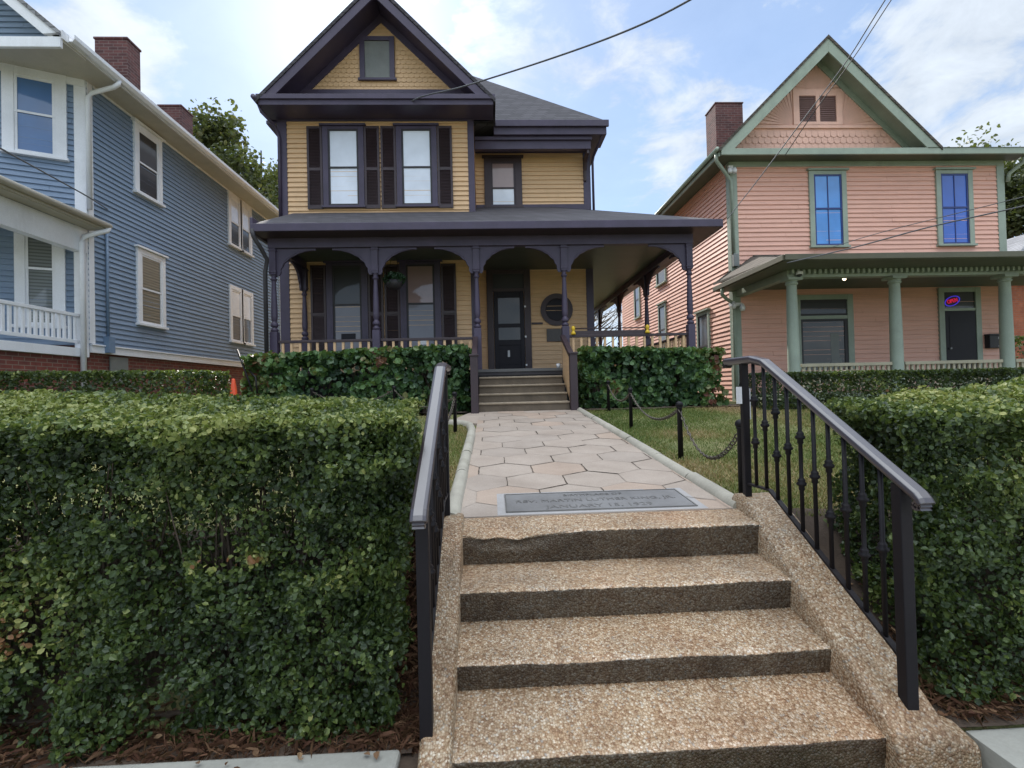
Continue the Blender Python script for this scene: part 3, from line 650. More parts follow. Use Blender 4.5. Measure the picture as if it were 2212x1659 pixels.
# upper bay windows with shutters
for c, g in ((-3.435, ('glass_white', 'glass_white')), (-1.68, ('glass_white', 'glass_white'))):
    a = c - LX; window(Fb, a - .36, a + .36, 6.25, 8.06, 7.12, H, 'plum_trim', 'deck_edge', g[0], g[1], .13, .07, cap=True, lip=.06, label='plum framed upper window with pale blinds')
    shutter(Fb, a - .86, a - .50, 6.13, 8.13, H); shutter(Fb, a + .50, a + .86, 6.13, 8.13, H)
for c, g, lb in ((-3.41, ('glass_dark', 'glass_dim'), 'dark reflecting ground floor window with a sign on its lower pane'), (-1.66, ('glass_shade', 'glass_dim'), 'ground floor window with a drawn shade and small white notice')):
    a = c - LX; wn = window(Fb, a - .34, a + .34, 2.62, 4.76, 3.80, H, 'plum_trim', 'deck_edge', g[0], g[1], .15, .06, cap=True, lip=.05, label=lb)
    if c < -3: MB().box(a - .16, a + .18, .034, .038, 2.98, 3.12, Fb).build('notice', 'door_dark', wn)
    else: MB().box(a - .06, a + .16, .034, .038, 2.82, 2.97, Fb).build('notice', 'white_plastic', wn)
    shutter(Fb, a - .86, a - .50, 2.5, 4.77, H); shutter(Fb, a + .50, a + .86, 2.5, 4.77, H)
window(Fr, .44, 1.08, 6.60, 7.74, 7.03, H, 'shutter_brown', 'shutter_brown', 'glass_shade', 'glass_white', .18, .11, label='small upper window with shade half drawn')
# front door
dr = thing('x', '', '', (0, 0, 0)); bpy.data.objects.remove(dr)
b = MB(); fa = -.07 - BX; fb = 1.09 - BX
b.box(fa, fa + .17, .002, .075, FL, 4.93, Fr).box(fb - .17, fb, .002, .075, FL, 4.93, Fr).box(fa + .17, fb - .17, .002, .073, 4.75, 4.93, Fr).box(fa + .17, fb - .17, .002, .07, 4.28, 4.36, Fr)
D = b.build('door_frame', 'shutter_brown', H, bevel=.005)
MB().box(fa + .17, fb - .17, .01, .035, 4.36, 4.75, Fr).build('transom_pane', 'glass_dark', D)
b = MB(); x0, x1 = fa + .18, fb - .18
b.box(x0, x0 + .11, .02, .06, FL + .02, 4.28, Fr).box(x1 - .11, x1, .02, .06, FL + .02, 4.28, Fr)
for za, zb in ((FL + .02, 2.35), (2.86, 3.0), (3.33, 3.43), (4.12, 4.28)): b.box(x0 + .11, x1 - .11, .02, .058, za, zb, Fr)
door = b.build('door', 'door_dark', H, bevel=.006)
MB().box(x0 + .1, x1 - .1, .015, .035, 2.3, 2.9, Fr).build('lower_panel', 'door_dark', door)
MB().box(x0 + .1, x1 - .1, .015, .035, 2.98, 4.15, Fr).build('pane', 'glass_dark', door)
MB().box(x0 + .34, x0 + .40, .033, .05, 2.55, 2.72, Fr).build('mail_slot', 'galvanised', door)
for z in (2.3, 3.05, 3.85): MB().box(x1 + .002, x1 + .05, .05, .082, z, z + .05, Fr).build('hinge', 'white_plastic', door, bevel=.004)
# round window, band and wall tablet
rc = 1.78 - BX; b = MB(); b2 = MB(); n = 40
ring = lambda r_, bb, F_: [F_.p(rc + r_ * math.cos(2 * math.pi * i / n), bb, 3.78 + r_ * math.sin(2 * math.pi * i / n)) for i in range(n)]
v = ring(.43, .01, Fr) + ring(.43, .06, Fr) + ring(.30, .06, Fr) + ring(.28, .02, Fr)
b.add(v, [(k * n + i, k * n + (i + 1) % n, (k + 1) * n + (i + 1) % n, (k + 1) * n + i) for k in range(3) for i in range(n)]); rw = b.build('round_window', 'shutter_brown', H)
b2.add(ring(.30, .03, Fr), [tuple(range(n))]); b2.build('pane', 'door_dark', rw, kind='open')
band(Fr, fb + .01, rc - .38, .005, .05, 3.40, 3.45, 'band_course', 'shutter_brown', H)
paint('tablet_dark', (.06, .05, .045), .45, .2)
tb = tag(MB().box(1.50 - BX, 2.02 - BX, .028, .06, 2.93, 3.27, Fr).build('wall_tablet', 'tablet_dark', None, bevel=.006), 'dark rectangular tablet on the porch wall under the round window', 'plaque')
# --- roofs
AP = (-2.48, 11.12); K = 1.0; g0, g1 = -5.15, .20; YG = 11.3; hb = 8.45
def gable_roof(xl, xr, zb, xa, za, y0, y1, th, mat, house, name='roof'):
    b = MB(); b.slab([(xl, y0, zb), (xa, y0, za), (xa, y1, za), (xl, y1, zb)], th); b.slab([(xa, y0, za), (xr, y0, zb), (xr, y1, zb), (xa, y1, za)], th)
    return b.build(name, mat, house)
rf = gable_roof(g0 - .05, g1 + .05, hb - .02, AP[0], AP[1] + .04, YG - .05, 16.4, .10, 'slate_roof', H)
b = MB()   # hipped main roof
e0, e1, f0, f1 = LX - .35, 3.10, 12.25, YE + .4; kk = .98; cx_ = (e0 + e1) / 2; hz = 8.44 + kk * (e1 - e0) / 2; yc = f0 + (e1 - e0) / 2; yd = f1 - (e1 - e0) / 2
vs = [(e0, f0, 8.44), (e1, f0, 8.44), (e1, f1, 8.44), (e0, f1, 8.44), (cx_, yc, hz), (cx_, max(yd, yc + .1), hz)]
b.add(vs + [(x, y, z - .1) for x, y, z in vs[:4]], [(0, 1, 4), (1, 2, 5, 4), (2, 3, 5), (3, 0, 4, 5), (0, 6, 7, 1), (1, 7, 8, 2), (2, 8, 9, 3), (3, 9, 6, 0), (6, 9, 8, 7)]); b.build('roof', 'slate_roof', H)
# gable cornice, rakes, triangle
b = MB(); b.box(g0, g1, YG, YB - .003, 8.30, 8.47); b.box(g0 - .04, g1 + .04, YG - .045, YG - .003, 8.42, 8.53); b.build('cornice', 'plum_trim', H, bevel=.006)
for sg in (-1, 1):
    xe = AP[0] + sg * 2.62; dn = lambda d: [(xe, hb - .02), (AP[0], AP[1] - .08), (AP[0], AP[1] - .08 - d), (xe - sg * d, hb - .02)]
    MB().prism(dn(.25), YG - .03, YG + .03).build('rake_board', 'plum_trim', H, bevel=.004)
    MB().prism([(xe, hb), (AP[0], AP[1] - .1), (AP[0], AP[1] - .24), (xe - sg * .14, hb)], YG + .031, YB - .05).build('rake_soffit', 'plum_trim', H)
    d = .75; MB().prism([(xe, hb), (AP[0], AP[1] - .24), (AP[0], AP[1] - .24 - .20), (xe - sg * .34, hb)], YB - .048, YB + .01).build('rake_frieze', 'plum_trim', H)
Fg = Frame((AP[0], YB, 0), (1, 0, 0), (0, -1, 0))
def scallops(F, half, z0, zt, k, rw, rh, mi=0, off=0.0):       # fish-scale shingles, real overlapping scales
    b = MB(); z = z0; row = 0
    while z < zt:
        hw = half(z + rh * .5)
        if hw > .03:
            n = int(hw / rw) + 2
            for i in range(-n, n + 1):
                x = (i + (row % 2) * .5) * rw + off
                if abs(x - off) > hw: continue
                a0, a1 = x - rw * .48, x + rw * .48; pts = [F.p(a0, .012, z + rh * 1.1), F.p(a0, .022, z + rh * .35)] + [F.p(x - rw * .48 * math.cos(q), .026, z + rh * .35 - rh * .35 * math.sin(q)) for q in (.6, 1.1, 1.57, 2.04, 2.54)] + [F.p(a1, .022, z + rh * .35), F.p(a1, .012, z + rh * 1.1)]
                b.add(pts, [tuple(range(len(pts)))], mi)
        z += rh; row += 1
    return b
b = scallops(Fg, lambda z: (10.86 - z), 9.0, 10.75, 1, .13, .11)
b.add([Fg.p(-2.2, .005, 8.5), Fg.p(2.2, .005, 8.5), Fg.p(0, .005, 10.85)], [(0, 1, 2)]); b.build('gable_wall', 'yellow_siding', H, kind='open')
band(Fg, -2.1, 2.1, .03, .055, 8.47, 9.03, 'gable_band', 'plum_trim', H)
b = MB(); b.box(-.52, -.40, .03, .075, 9.30, 10.32, Fg).box(.20, .32, .03, .075, 9.30, 10.32, Fg).box(-.40, .20, .03, .073, 10.22, 10.32, Fg).box(-.56, .36, .03, .09, 9.24, 9.30, Fg)
aw = b.build('attic_window', 'plum_trim', H, bevel=.005); MB().box(-.40, .20, .03, .04, 9.30, 10.22, Fg).build('pane', 'lead_grey', aw)
# eave boxes of the upper floor
b = MB(); b.box(.21, 3.08, 12.28, YR, 8.12, 8.335); b.box(.25, 3.13, 12.21, 12.277, 8.30, 8.46); b.build('eave', 'plum_trim', H, bevel=.006)
b = MB(); b.box(BX + .04, 2.70, 12.42, 12.56, 7.82, 8.118); b.box(BX + .04, 2.72, 12.36, 12.418, 8.03, 8.115); b.build('porch_beam', 'plum_trim', H, bevel=.006)
band(Frame((0, 0, 0)), BX + .04, 2.70, 12.561, YR - .03, 8.0, 8.115, 'soffit', 'shutter_brown', H)
MB().prism([(12.45, 7.82), (12.97, 7.82), (12.97, 7.2), (12.90, 7.2), (12.86, 7.45), (12.75, 7.62), (12.6, 7.70), (12.45, 7.72)], 2.60, 2.66, Frame((0, 0, 0), (0, 1, 0), (1, 0, 0))).build('eave_bracket', 'shutter_brown', H, bevel=.005)
band(Frame((0, 0, 0)), LX - .33, LX - .02, 12.0, YE, 8.25, 8.33, 'soffit', 'plum_trim', H)
band(Frame((0, 0, 0)), RX + .03, RX + .34, YR, YE, 8.25, 8.33, 'soffit', 'plum_trim', H)
# gutters and downspouts
b = MB(); b.tube([(g0 - .07, YG - .1, 8.44), (g0 - .07, 17, 8.44)], .055, 10); b.tube([(g0 - .05, YG + .12, 8.38), (g0 + .0, YG + .15, 8.22), (g0 + .13, YG + .35, 8.1), (LX - .02, YB - .06, 8.0), (LX + .02, YB - .07, 7.85), (LX + .02, YB - .07, 5.9)], .035, 8); b.build('gutter', 'plum_trim', H)
b = MB(); b.tube([(3.02, 12.3, 8.28), (2.98, 12.4, 8.1), (2.86, 12.85, 7.85), (2.84, 12.93, 7.7), (2.84, 12.93, 6.4)], .035, 8); b.build('downspout', 'plum_trim', H)
# --- porch
YC, CX = 10.30, 4.28; cz = 4.74; EY, EX, ELX = 9.80, 4.80, -4.66; ez = 5.05; ks = .47
b = MB(); q = [(ELX, EY, ez), (EX, EY, ez)]
zt_ = ez + ks * (YB - EY); zr = ez + ks * (EX - RX)
b.slab([(ELX, EY, ez), (BX, EY, ez), (BX, YB + .02, zt_), (ELX, YB + .02, zt_)], .07)
hx = EX - (YR - EY); b.slab([(BX, EY, ez), (EX, EY, ez), (EX - (YR - EY), YR + .02, ez + ks * (YR - EY)), (BX, YR + .02, ez + ks * (YR - EY))], .07)
b.slab([(EX, EY, ez), (EX, 20.4, ez), (RX, 20.4, zr), (RX, EY + (EX - RX), zr)], .07)
b.slab([(EX, EY, ez), (RX, EY + EX - RX, zr), (hx, YR, ez + ks * (YR - EY))], .07)
b.build('porch_roof', 'slate_roof', H)
b = MB(); b.box(ELX, EX, EY - .03, EY + .03, 4.90, 5.055); b.box(EX - .03, EX + .03, EY + .032, 20.4, 4.90, 5.055); b.box(ELX - .03, ELX + .03, EY + .032, YB, 4.88, 5.2); b.build('eave_fascia', 'plum_trim', H, bevel=.008)
b = MB(); b.box(ELX + .03, EX - .032, EY + .032, YC - .082, 4.90, 4.93); b.box(CX + .082, EX - .032, YC - .08, 20.3, 4.90, 4.93); b.build('soffit', 'shutter_brown', H)
b = MB(); b.box(-4.52, CX + .08, YC - .08, YC + .08, 4.70, 4.96); b.box(CX - .08, CX + .08, YC + .082, 20.2, 4.70, 4.96); b.box(-4.52, -4.36, YC + .082, YB, 4.70, 4.96); b.build('porch_beam', 'plum_trim', H, bevel=.006)
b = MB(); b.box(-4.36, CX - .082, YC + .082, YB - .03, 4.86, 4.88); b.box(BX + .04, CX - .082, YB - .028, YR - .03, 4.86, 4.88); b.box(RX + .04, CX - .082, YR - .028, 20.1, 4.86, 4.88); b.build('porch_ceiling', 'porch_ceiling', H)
b = MB(); b.box(-4.55, 4.40, 10.17, YB, FL - .06, FL); b.box(BX + .03, 4.40, YB + .002, YR, FL - .06, FL); b.box(RX + .03, 4.40, YR + .002, 20.3, FL - .06, FL); b.build('porch_floor', 'porch_floor', H)
b = MB(); b.box(-4.53, 4.38, 10.19, 10.24, 1.98, FL - .062); b.box(4.33, 4.38, 10.242, 20.3, 1.98, FL - .062); b.box(-4.53, 4.36, 10.22, 10.26, 1.15, 1.978); b.build('deck_edge', 'deck_edge', H)
def column(x, y, half=False):
    b = MB(); h = .068
    b.box(x - h, x + h, y - h, y + h, 4.16, 4.70)
    for z, e in ((4.64, .014), (4.20, .010)): b.box(x - h - e, x + h + e, y - h - e, y + h + e, z, z + .03)
    b.lathe(x, y, [(2.98, .06), (3.0, .075), (3.03, .078), (3.06, .05), (3.075, .045), (3.09, .07), (3.13, .078), (3.17, .06), (3.19, .042), (3.22, .055), (3.3, .064), (3.5, .060), (3.8, .050), (3.98, .042), (4.03, .042), (4.05, .062), (4.075, .066), (4.10, .046), (4.13, .046), (4.16, .066)], 16)
    b.box(x - .075, x + .075, y - .075, y + .075, FL, 2.98)
    return b.build('porch_column', 'plum_trim', H, bevel=.006)
def spandrel(F, a, sg, rad=.78):      # scalloped quarter-arch bracket; F.a runs along the beam
    pts = [(a, 4.698), (a + sg * rad, 4.698), (a + sg * rad, 4.655)]; n = 22
    for i in range(n + 1):
        q = math.pi / 2 * i / n; rr = 1 + .03 * abs(math.sin(i * math.pi / 3.7)); ax = rad * (math.cos(q) * .93) ; 
        px_ = a + sg * (rad - (rad - .055) * math.sin(q) * 1.0 * (1 / rr if i not in (0, n) else 1)); pz = 4.655 - .50 * (1 - math.cos(q)) * rr
        pts.append((px_, pz))
    pts += [(a + sg * .055, 4.14), (a, 4.14)]
    b = MB(); b.prism(pts, -.022, .022, F)
    nr = 6
    arc = [(a + sg * (rad * .95 - (rad * .95 - .12) * math.sin(math.pi / 2 * i / 12)), 4.67 - .36 * (1 - math.cos(math.pi / 2 * i / 12))) for i in range(13)]
    for (p, q_) in zip(arc[:-1], arc[1:]):
        b.add([F.p(p[0], -.03, p[1] - .012), F.p(q_[0], -.03, q_[1] - .012), F.p(q_[0], -.03, q_[1] + .012), F.p(p[0], -.03, p[1] + .012), F.p(p[0], -.02, p[1] - .02), F.p(q_[0], -.02, q_[1] - .02), F.p(q_[0], -.02, q_[1] + .02), F.p(p[0], -.02, p[1] + .02)], [(0, 1, 2, 3), (0, 4, 5, 1), (2, 6, 7, 3)])
    return b.build('bracket', 'plum_trim', H, kind='open')
COLX = [-4.44, -2.36, -.26, 1.59, CX]
for x in COLX: column(x, YC)
SIDEY = [13.2, 16.05, 18.9]
for y in SIDEY: column(CX, y)
column(-4.40, YB - .10)
FC = Frame((0, YC, 0), (1, 0, 0), (0, 1, 0)); FSd = Frame((CX, 0, 0), (0, 1, 0), (-1, 0, 0)); FL_ = Frame((-4.44, 0, 0), (0, 1, 0), (1, 0, 0))
for i, x in enumerate(COLX):
    if i: spandrel(FC, x - .068, -1, .80 if i != 3 else .74)
    if i < 4: spandrel(FC, x + .068, 1, .80 if i != 2 else .74)
for a, c in zip([YC] + SIDEY, SIDEY + [20.1]): spandrel(FSd, a + .068, 1, 1.0); (c < 20 and spandrel(FSd, c - .068, -1, 1.0))
spandrel(FL_, YC + .068, 1, .55); spandrel(FL_, YB - .17, -1, .55)
def balustrade(F, a0, a1, house):
    b = MB(); b.box(a0, a1, -.035, .035, 2.745, 2.80, F); b.box(a0, a1, -.02, .02, 2.30, 2.35, F); bal = b.build('balustrade', 'shutter_brown', house, bevel=.005)
    n = max(2, int((a1 - a0) / .165)); 
    for i in range(n):
        a = a0 + (i + .5) * (a1 - a0) / n; MB().box(a - .024, a + .024, -.018, .018, 2.351, 2.744, F).build('baluster', 'yellow_siding', bal)
for a, c in ((0, 1), (1, 2), (3, 4)): balustrade(FC, COLX[a] + .076, COLX[c] - .076, H)
balustrade(FSd, YC + .076, SIDEY[0] - .076, H); balustrade(FSd, SIDEY[0] + .076, SIDEY[1] - .076, H); balustrade(FSd, SIDEY[1] + .076, SIDEY[2] - .076, H)
b = MB(); b.tube([(-4.62, 9.78, 4.95), (-4.60, 9.80, 4.8), (-4.52, 9.95, 4.6), (-4.47, 10.08, 4.42), (-4.53, 10.12, 4.2), (-4.53, 10.12, 1.5)], .042, 10); b.build('downspout', 'deck_edge', H)
# porch stairs, newels and sloped rails (one with the house)
def porch_stairs():
    b = MB(); z0 = pathz(9.05) - .03; r_ = (FL - pathz(9.05)) / 5
    st = MB(); m2 = MB()
    for i in range(4):
        y0 = 9.07 + .28 * i; z = pathz(9.05) + r_ * (i + 1); b.box(-.24, 1.44, y0, 10.185 if i == 3 else y0 + .30, z0, z - .04 if True else z); 
        st.box(-.245, 1.445, y0 - .025, y0 + (.29 if i < 3 else .26), z - .039, z)
    o = b.build('stair_riser', 'stair_stone', H); st.build('stair_tread', 'stair_tread', H, bevel=.012)
    for s_, x in ((-1, -.31), (1, 1.515)):
        n = MB(); n.box(x - .068, x + .068, 8.93, 9.07, pathz(9.05) - .05, 2.30); n.box(x - .085, x + .085, 8.91, 9.09, 2.301, 2.335); n.build('newel_post', 'shutter_brown', H, bevel=.006)
        FY = Frame((x, 0, 0), (0, 1, 0), (1, 0, 0)); tg_ = (2.80 - 2.32) / (10.22 - 9.07)
        MB().prism([(9.071, 2.21), (10.22, 2.72), (10.22, 2.80), (9.071, 2.30)], -.05, .05, FY).build('stair_rail', 'shutter_brown', H, bevel=.006)
        p = MB(); p.prism([(9.075, 1.28), (10.18, 1.9), (10.18, 2.69), (9.075, 2.20)], -.024, .024, FY); p.build('stair_panel', 'yellow_siding' if s_ > 0 else 'plum_trim', H)
paint('stair_stone', (.13, .10, .07), .85, .35, .4, (.06, .05, .04), .5); paint('stair_tread', (.30, .24, .17), .85, .3, .4, (.12, .10, .07), .5)
porch_stairs()
# small things on the porch
cup = thing('white_cup', 'small white cup on the porch floor at the right end of the top stair', 'cup', (1.42, 10.3, FL)); MB().lathe(1.42, 10.3, [(FL + .001, .035), (FL + .09, .045), (FL + .092, .038), (FL + .02, .03)], 14).build('cup_body', 'white_plastic', cup)
MB().tube([(1.463, 10.3, FL + .075), (1.49, 10.3, FL + .065), (1.49, 10.3, FL + .035), (1.46, 10.3, FL + .025)], .006, 6).build('handle', 'white_plastic', cup)
sb = thing('safety_bar', 'dark bar lying on the right porch rail between two yellow end clamps', 'bar', (2.55, YC, 2.80))
MB().box(1.74, 3.32, YC - .022, YC + .022, 2.802, 2.88).tube([(1.72, YC, 2.93), (3.34, YC, 2.93)], .012, 8).build('rod', 'shutter_brown', sb)
for x in (1.75, 3.33):
    MB().lathe(x, YC - .045, [(2.802, .045), (2.83, .05), (2.86, .035), (2.88, .022), (2.90, .035), (2.94, .042), (2.97, .03), (2.985, .01)], 14).build('clamp', 'yellow_plastic', sb)
hp = thing('hanging_basket', 'dark leafy basket hanging from the porch beam by the second ground floor window', 'hanging plant', (-2.06, 10.75, 4.2))
MB().lathe(-2.06, 10.75, [(3.93, .10), (4.0, .17), (4.10, .20), (4.11, .17)], 14).build('basket', 'deck_edge', hp)
MB().tube([(-2.22, 10.75, 4.1), (-2.06, 10.75, 4.86)], .005, 5).tube([(-1.9, 10.75, 4.1), (-2.06, 10.75, 4.86)], .005, 5).build('hanger', 'dark_metal', hp)
P = RNG.normal(0, 1, (900, 3)); P /= np.linalg.norm(P, axis=1)[:, None]; P *= RNG.uniform(.4, 1, (900, 1)); P = P * np.array([.24, .22, .16]) + np.array([-2.06, 10.75, 4.14])
leaves('foliage', P, P - np.array([-2.06, 10.75, 4.1]), .07, 'ivy_leaf', hp, RNG.uniform(0, .05, 900), .6)

# ================================================================== the blue house
B = thing('blue_house', 'blue clapboard two-storey house with white trim and red brick base at the left', 'house', (-9, 13, 1.2))
BXr = -7.84; Y0, Y1 = 9.90, 18.75; cd = np.array([-.91, -.416]); ct = 1.45; cp = (BXr + cd[0] * ct, Y0 + cd[1] * ct)
WB0, WB1 = 2.74, 8.02
Fc = wallframe(cp, (BXr, Y0), (.416, -.91)); Fd = wallframe((BXr, Y0), (BXr, Y1), (1, 0)); Ff = wallframe((-15, cp[1]), cp, (0, -1))
foot = [(BXr - .01, Y0 + .01), (BXr - .01, Y1), (-15, Y1), (-15, cp[1] + .01), (cp[0], cp[1] + .01)]
w = MB(); w.hull([(x, y, WB0) for x, y in foot], [(x, y, WB1) for x, y in foot]); w.boards(Fc, ct, WB0, WB1, .105); w.boards(Fd, Y1 - Y0, WB0, WB1, .105); w.boards(Ff, 15 + cp[0], WB0, WB1, .105)
w.build('wall', 'blue_siding', B, kind='open')
fb_ = [(x - (.03 if x > -10 else 0), y + .03) for x, y in foot]; MB().hull([(x, y, 1.0) for x, y in fb_], [(x, y, WB0 - .002) for x, y in fb_]).build('foundation', 'red_brick', B)
MB().box(.02, Y1 - Y0, .003, .05, 2.60, 2.74, Fd).box(.02, Y1 - Y0, .003, .075, 2.742, 2.77, Fd).build('water_table', 'white_trim', B, bevel=.004)
corner(Fc, ct - .17, .185, 2.6, WB1, 'white_trim', B); corner(Fd, .002, .13, 2.78, WB1, 'white_trim', B, .034)
MB().box(.14, Y1 - Y0, .003, .045, 7.90, WB1, Fd).build('frieze', 'white_trim', B)
MB().box(Y1 - Y0 - .14, Y1 - Y0 + .02, -.01, .04, 2.75, 7.9, Fd).build('corner_board', 'white_trim', B)
yy = lambda y: y - Y0
window(Fd, yy(11.15) + .12, yy(12.06) - .12, 6.36, 7.74, 7.0, B, 'white_trim', 'white_trim', 'glass_dark', 'glass_dark', .12, .12, label='upper side window nearest the front corner')
window(Fd, yy(11.19) + .12, yy(12.12) - .12, 3.42, 4.93, 4.15, B, 'white_trim', 'white_trim', 'glass_blinds', 'glass_blinds', .12, .12, label='lower side window with tan blinds')
for z0_, z1_, zm_ in ((6.36, 7.78, 7.02), (3.42, 4.95, 4.15)):
    window(Fd, yy(15.05) + .12, yy(15.75) - .05, z0_, z1_, zm_, B, 'white_trim', 'white_trim', 'glass_white', 'glass_dark', .12, .12, cap=False)
    window(Fd, yy(15.75) + .10, yy(16.48) - .12, z0_, z1_, zm_, B, 'white_trim', 'white_trim', 'glass_white', 'glass_dark', .12, .12, cap=False)
# canted wall windows
def ca(x, y):      # distance along the canted wall of a measured point
    v = ray(x, y); nn = np.array([.416, -.91, 0]); t_ = ((np.array([BXr, Y0, 0]) - C0) @ nn) / (v @ nn); q = C0 + v * t_; return ct - (BXr - q[0]) / .91, q[2]
window(Fc, ca(33, 250)[0], ca(121, 250)[0], ca(80, 330)[1], ca(80, 172)[1], ca(80, 250)[1], B, 'white_trim', 'white_trim', 'glass_sky', 'glass_sky', .17, .17, cap=False, label='upper corner window reflecting blue sky')
window(Fc, ca(57, 600)[0], ca(121, 600)[0], 3.15, ca(90, 502)[1], ca(90, 583)[1], B, 'white_trim', 'white_trim', 'glass_blinds_dark', 'glass_blinds_dark', .15, .12, cap=False, label='porch window with blinds')
MB().box(0, ct, .003, .05, 7.80, WB1 - .01, Fc).build('frieze', 'white_trim', B)
# roof with front gable
GX, GY = -7.30, 8.72; gz_ = 8.06; kb = .88; ax_ = -11.2; az_ = gz_ + kb * (GX - ax_)
gable_roof(2 * ax_ - GX, GX, gz_, ax_, az_, GY - .05, Y1 + .35, .09, 'grey_roof', B)
for y in (1,):
    MB().prism([(GX, gz_ - .04), (ax_, az_ - .06), (ax_, az_ - .32), (GX - .28, gz_ - .06)], GY - .03, GY + .02).build('rake_board', 'white_trim', B, bevel=.004)
    MB().prism([(GX - .1, gz_ - .11), (ax_, az_ - .16), (ax_, az_ - .24), (GX - .18, gz_ - .12)], GY + .022, GY + .5).build('rake_soffit', 'white_trim', B)
b = MB(); Fbg = Frame((ax_, GY + .5, 0), (1, 0, 0), (0, -1, 0)); b.boards(Fbg, 0, gz_ - .1, az_, .105, clip=lambda z: (-(az_ - .25 - z) / kb, (az_ - .25 - z) / kb)); b.build('gable_wall', 'blue_siding', B, kind='open')
MB().box(-15, GX, GY - .02, GY + .04, 7.78, 7.96).build('cornice', 'white_trim', B, bevel=.006)
MB().box(-15, GX, GY + .041, GY + .52, 7.90, 7.95).box(-15, GX - .4, GY + .521, Y0 + .3, 8.025, 8.06).build('soffit', 'cream_soffit', B)
b = MB(); b.add([(GX, GY + .53, 7.94), (GX, Y1 + .3, 7.94), (BXr + .03, Y1 + .3, 7.94), (BXr + .03, Y0 - .03, 7.94), (cp[0], cp[1] - .04, 7.94), (cp[0], GY + .53, 7.94)], [(0, 1, 2, 3, 4, 5)]); b.build('soffit', 'cream_soffit', B, kind='open')
MB().box(GX - .02, GX + .02, GY, Y1 + .32, 7.945, 8.09).build('eave_fascia', 'white_trim', B)
g = MB(); pr = [(-.0, 0), (.0, .12), (.012, .12), (.012, .015), (.06, .01), (.10, .06), (.10, .12), (.115, .12), (.115, .05), (.07, -.005)]
n = len(pr); vs = [(GX + .021 + a, y, 7.97 + c) for y in (GY + .12, Y1 + .3) for a, c in pr]; g.add(vs, [(i, (i + 1) % n, (i + 1) % n + n, i + n) for i in range(n)] + [tuple(range(n)), tuple(range(2 * n - 1, n - 1, -1))]); g.build('gutter', 'white_trim', B)
MB().tube([(GX + .07, 9.95, 7.98), (GX + .07, 9.93, 7.90), (GX + .0, 9.9, 7.82), (BXr + .14, Y0 - .02, 7.70), (BXr + .08, Y0 - .03, 7.6), (BXr + .08, Y0 - .03, 5.4)], .045, 10).build('downspout', 'white_trim', B)
for (xa, xb, ya, yb, zt) in ((-8.98, -8.25, 11.62, 12.05, 10.02), (-9.32, -8.68, 14.3, 14.85, 10.02)):
    b = MB(); b.box(xa, xb, ya, yb, 8.2, zt); b.box(xa - .02, xb + .02, ya - .02, yb + .02, zt + .001, zt + .05); b.build('chimney', 'chimney_brick', B, bevel=.008)
# corner porch
pb = .0; PX = -7.86; zE = 5.14
b = MB(); b.slab([(-7.50, 3.5, zE), (-7.50, Y0 + .05, zE), (-9.6, Y0 + .05, zE + .6), (-9.6, 3.5, zE + .6)], .06); b.build('porch_roof', 'grey_roof', B)
b = MB(); b.box(-7.53, -7.49, 3.5, Y0 + .06, 5.0, 5.15); b.tube([(-7.44, 3.5, 5.10), (-7.44, Y0 + .05, 5.08)], .055, 10); b.build('porch_gutter', 'cream_soffit', B)
b = MB(); b.box(-7.78, -7.53, 3.6, Y0 - .01, 4.985, 5.0); b.build('porch_soffit', 'cream_soffit', B)
b = MB(); b.box(-7.95, -7.78, 3.6, Y0 - .06, 4.52, 4.98); b.build('porch_beam', 'white_trim', B, bevel=.005)
MB().box(-9.6, -7.951, 3.6, 9.2, 4.9, 4.95).build('porch_ceiling', 'cream_soffit', B)
for y in (6.6, Y0 - .14): MB().box(-7.93, -7.80, y - .065, y + .065, 2.66, 4.519).build('porch_post', 'white_trim', B, bevel=.005)
MB().box(-9.6, -7.78, 3.5, Y0 - .05, 2.50, 2.66).build('porch_floor', 'white_trim', B, bevel=.004)
MB().box(-9.6, -7.84, 3.6, Y0 - .05, 1.0, 2.499).build('foundation', 'red_brick', B)
bb = MB().box(-7.90, -7.82, 6.67, Y0 - .206, 3.26, 3.32).box(-7.885, -7.835, 6.67, Y0 - .206, 2.76, 2.82).build('balustrade', 'white_trim', B, bevel=.005)
y = 6.72
while y < Y0 - .24: MB().box(-7.877, -7.843, y, y + .045, 2.821, 3.259).build('baluster', 'white_trim', bb); y += .115
MB().tube([(-7.44, 9.93, 5.08), (-7.46, 9.90, 4.98), (-7.55, 9.78, 4.90), (-7.72, 9.68, 4.80), (-7.74, 9.66, 4.68), (-7.74, 9.66, 1.4)], .048, 10).build('downspout', 'white_trim', B)
b = MB(); b.tube([(BXr + .06, 10.32, 5.15), (BXr + .06, 10.32, 2.95)], .028, 8); b.box(BXr + .0251, BXr + .14, 10.24, 10.40, 2.62, 2.95); b.build('conduit', 'blue_paint', B) if paint('blue_paint', (.14, .21, .31), .5, .1) else 0
MB().box(yy(10.45), yy(10.95), -.02, .0, 2.0, 2.56, Fd).build('vent', 'lead_grey', B)

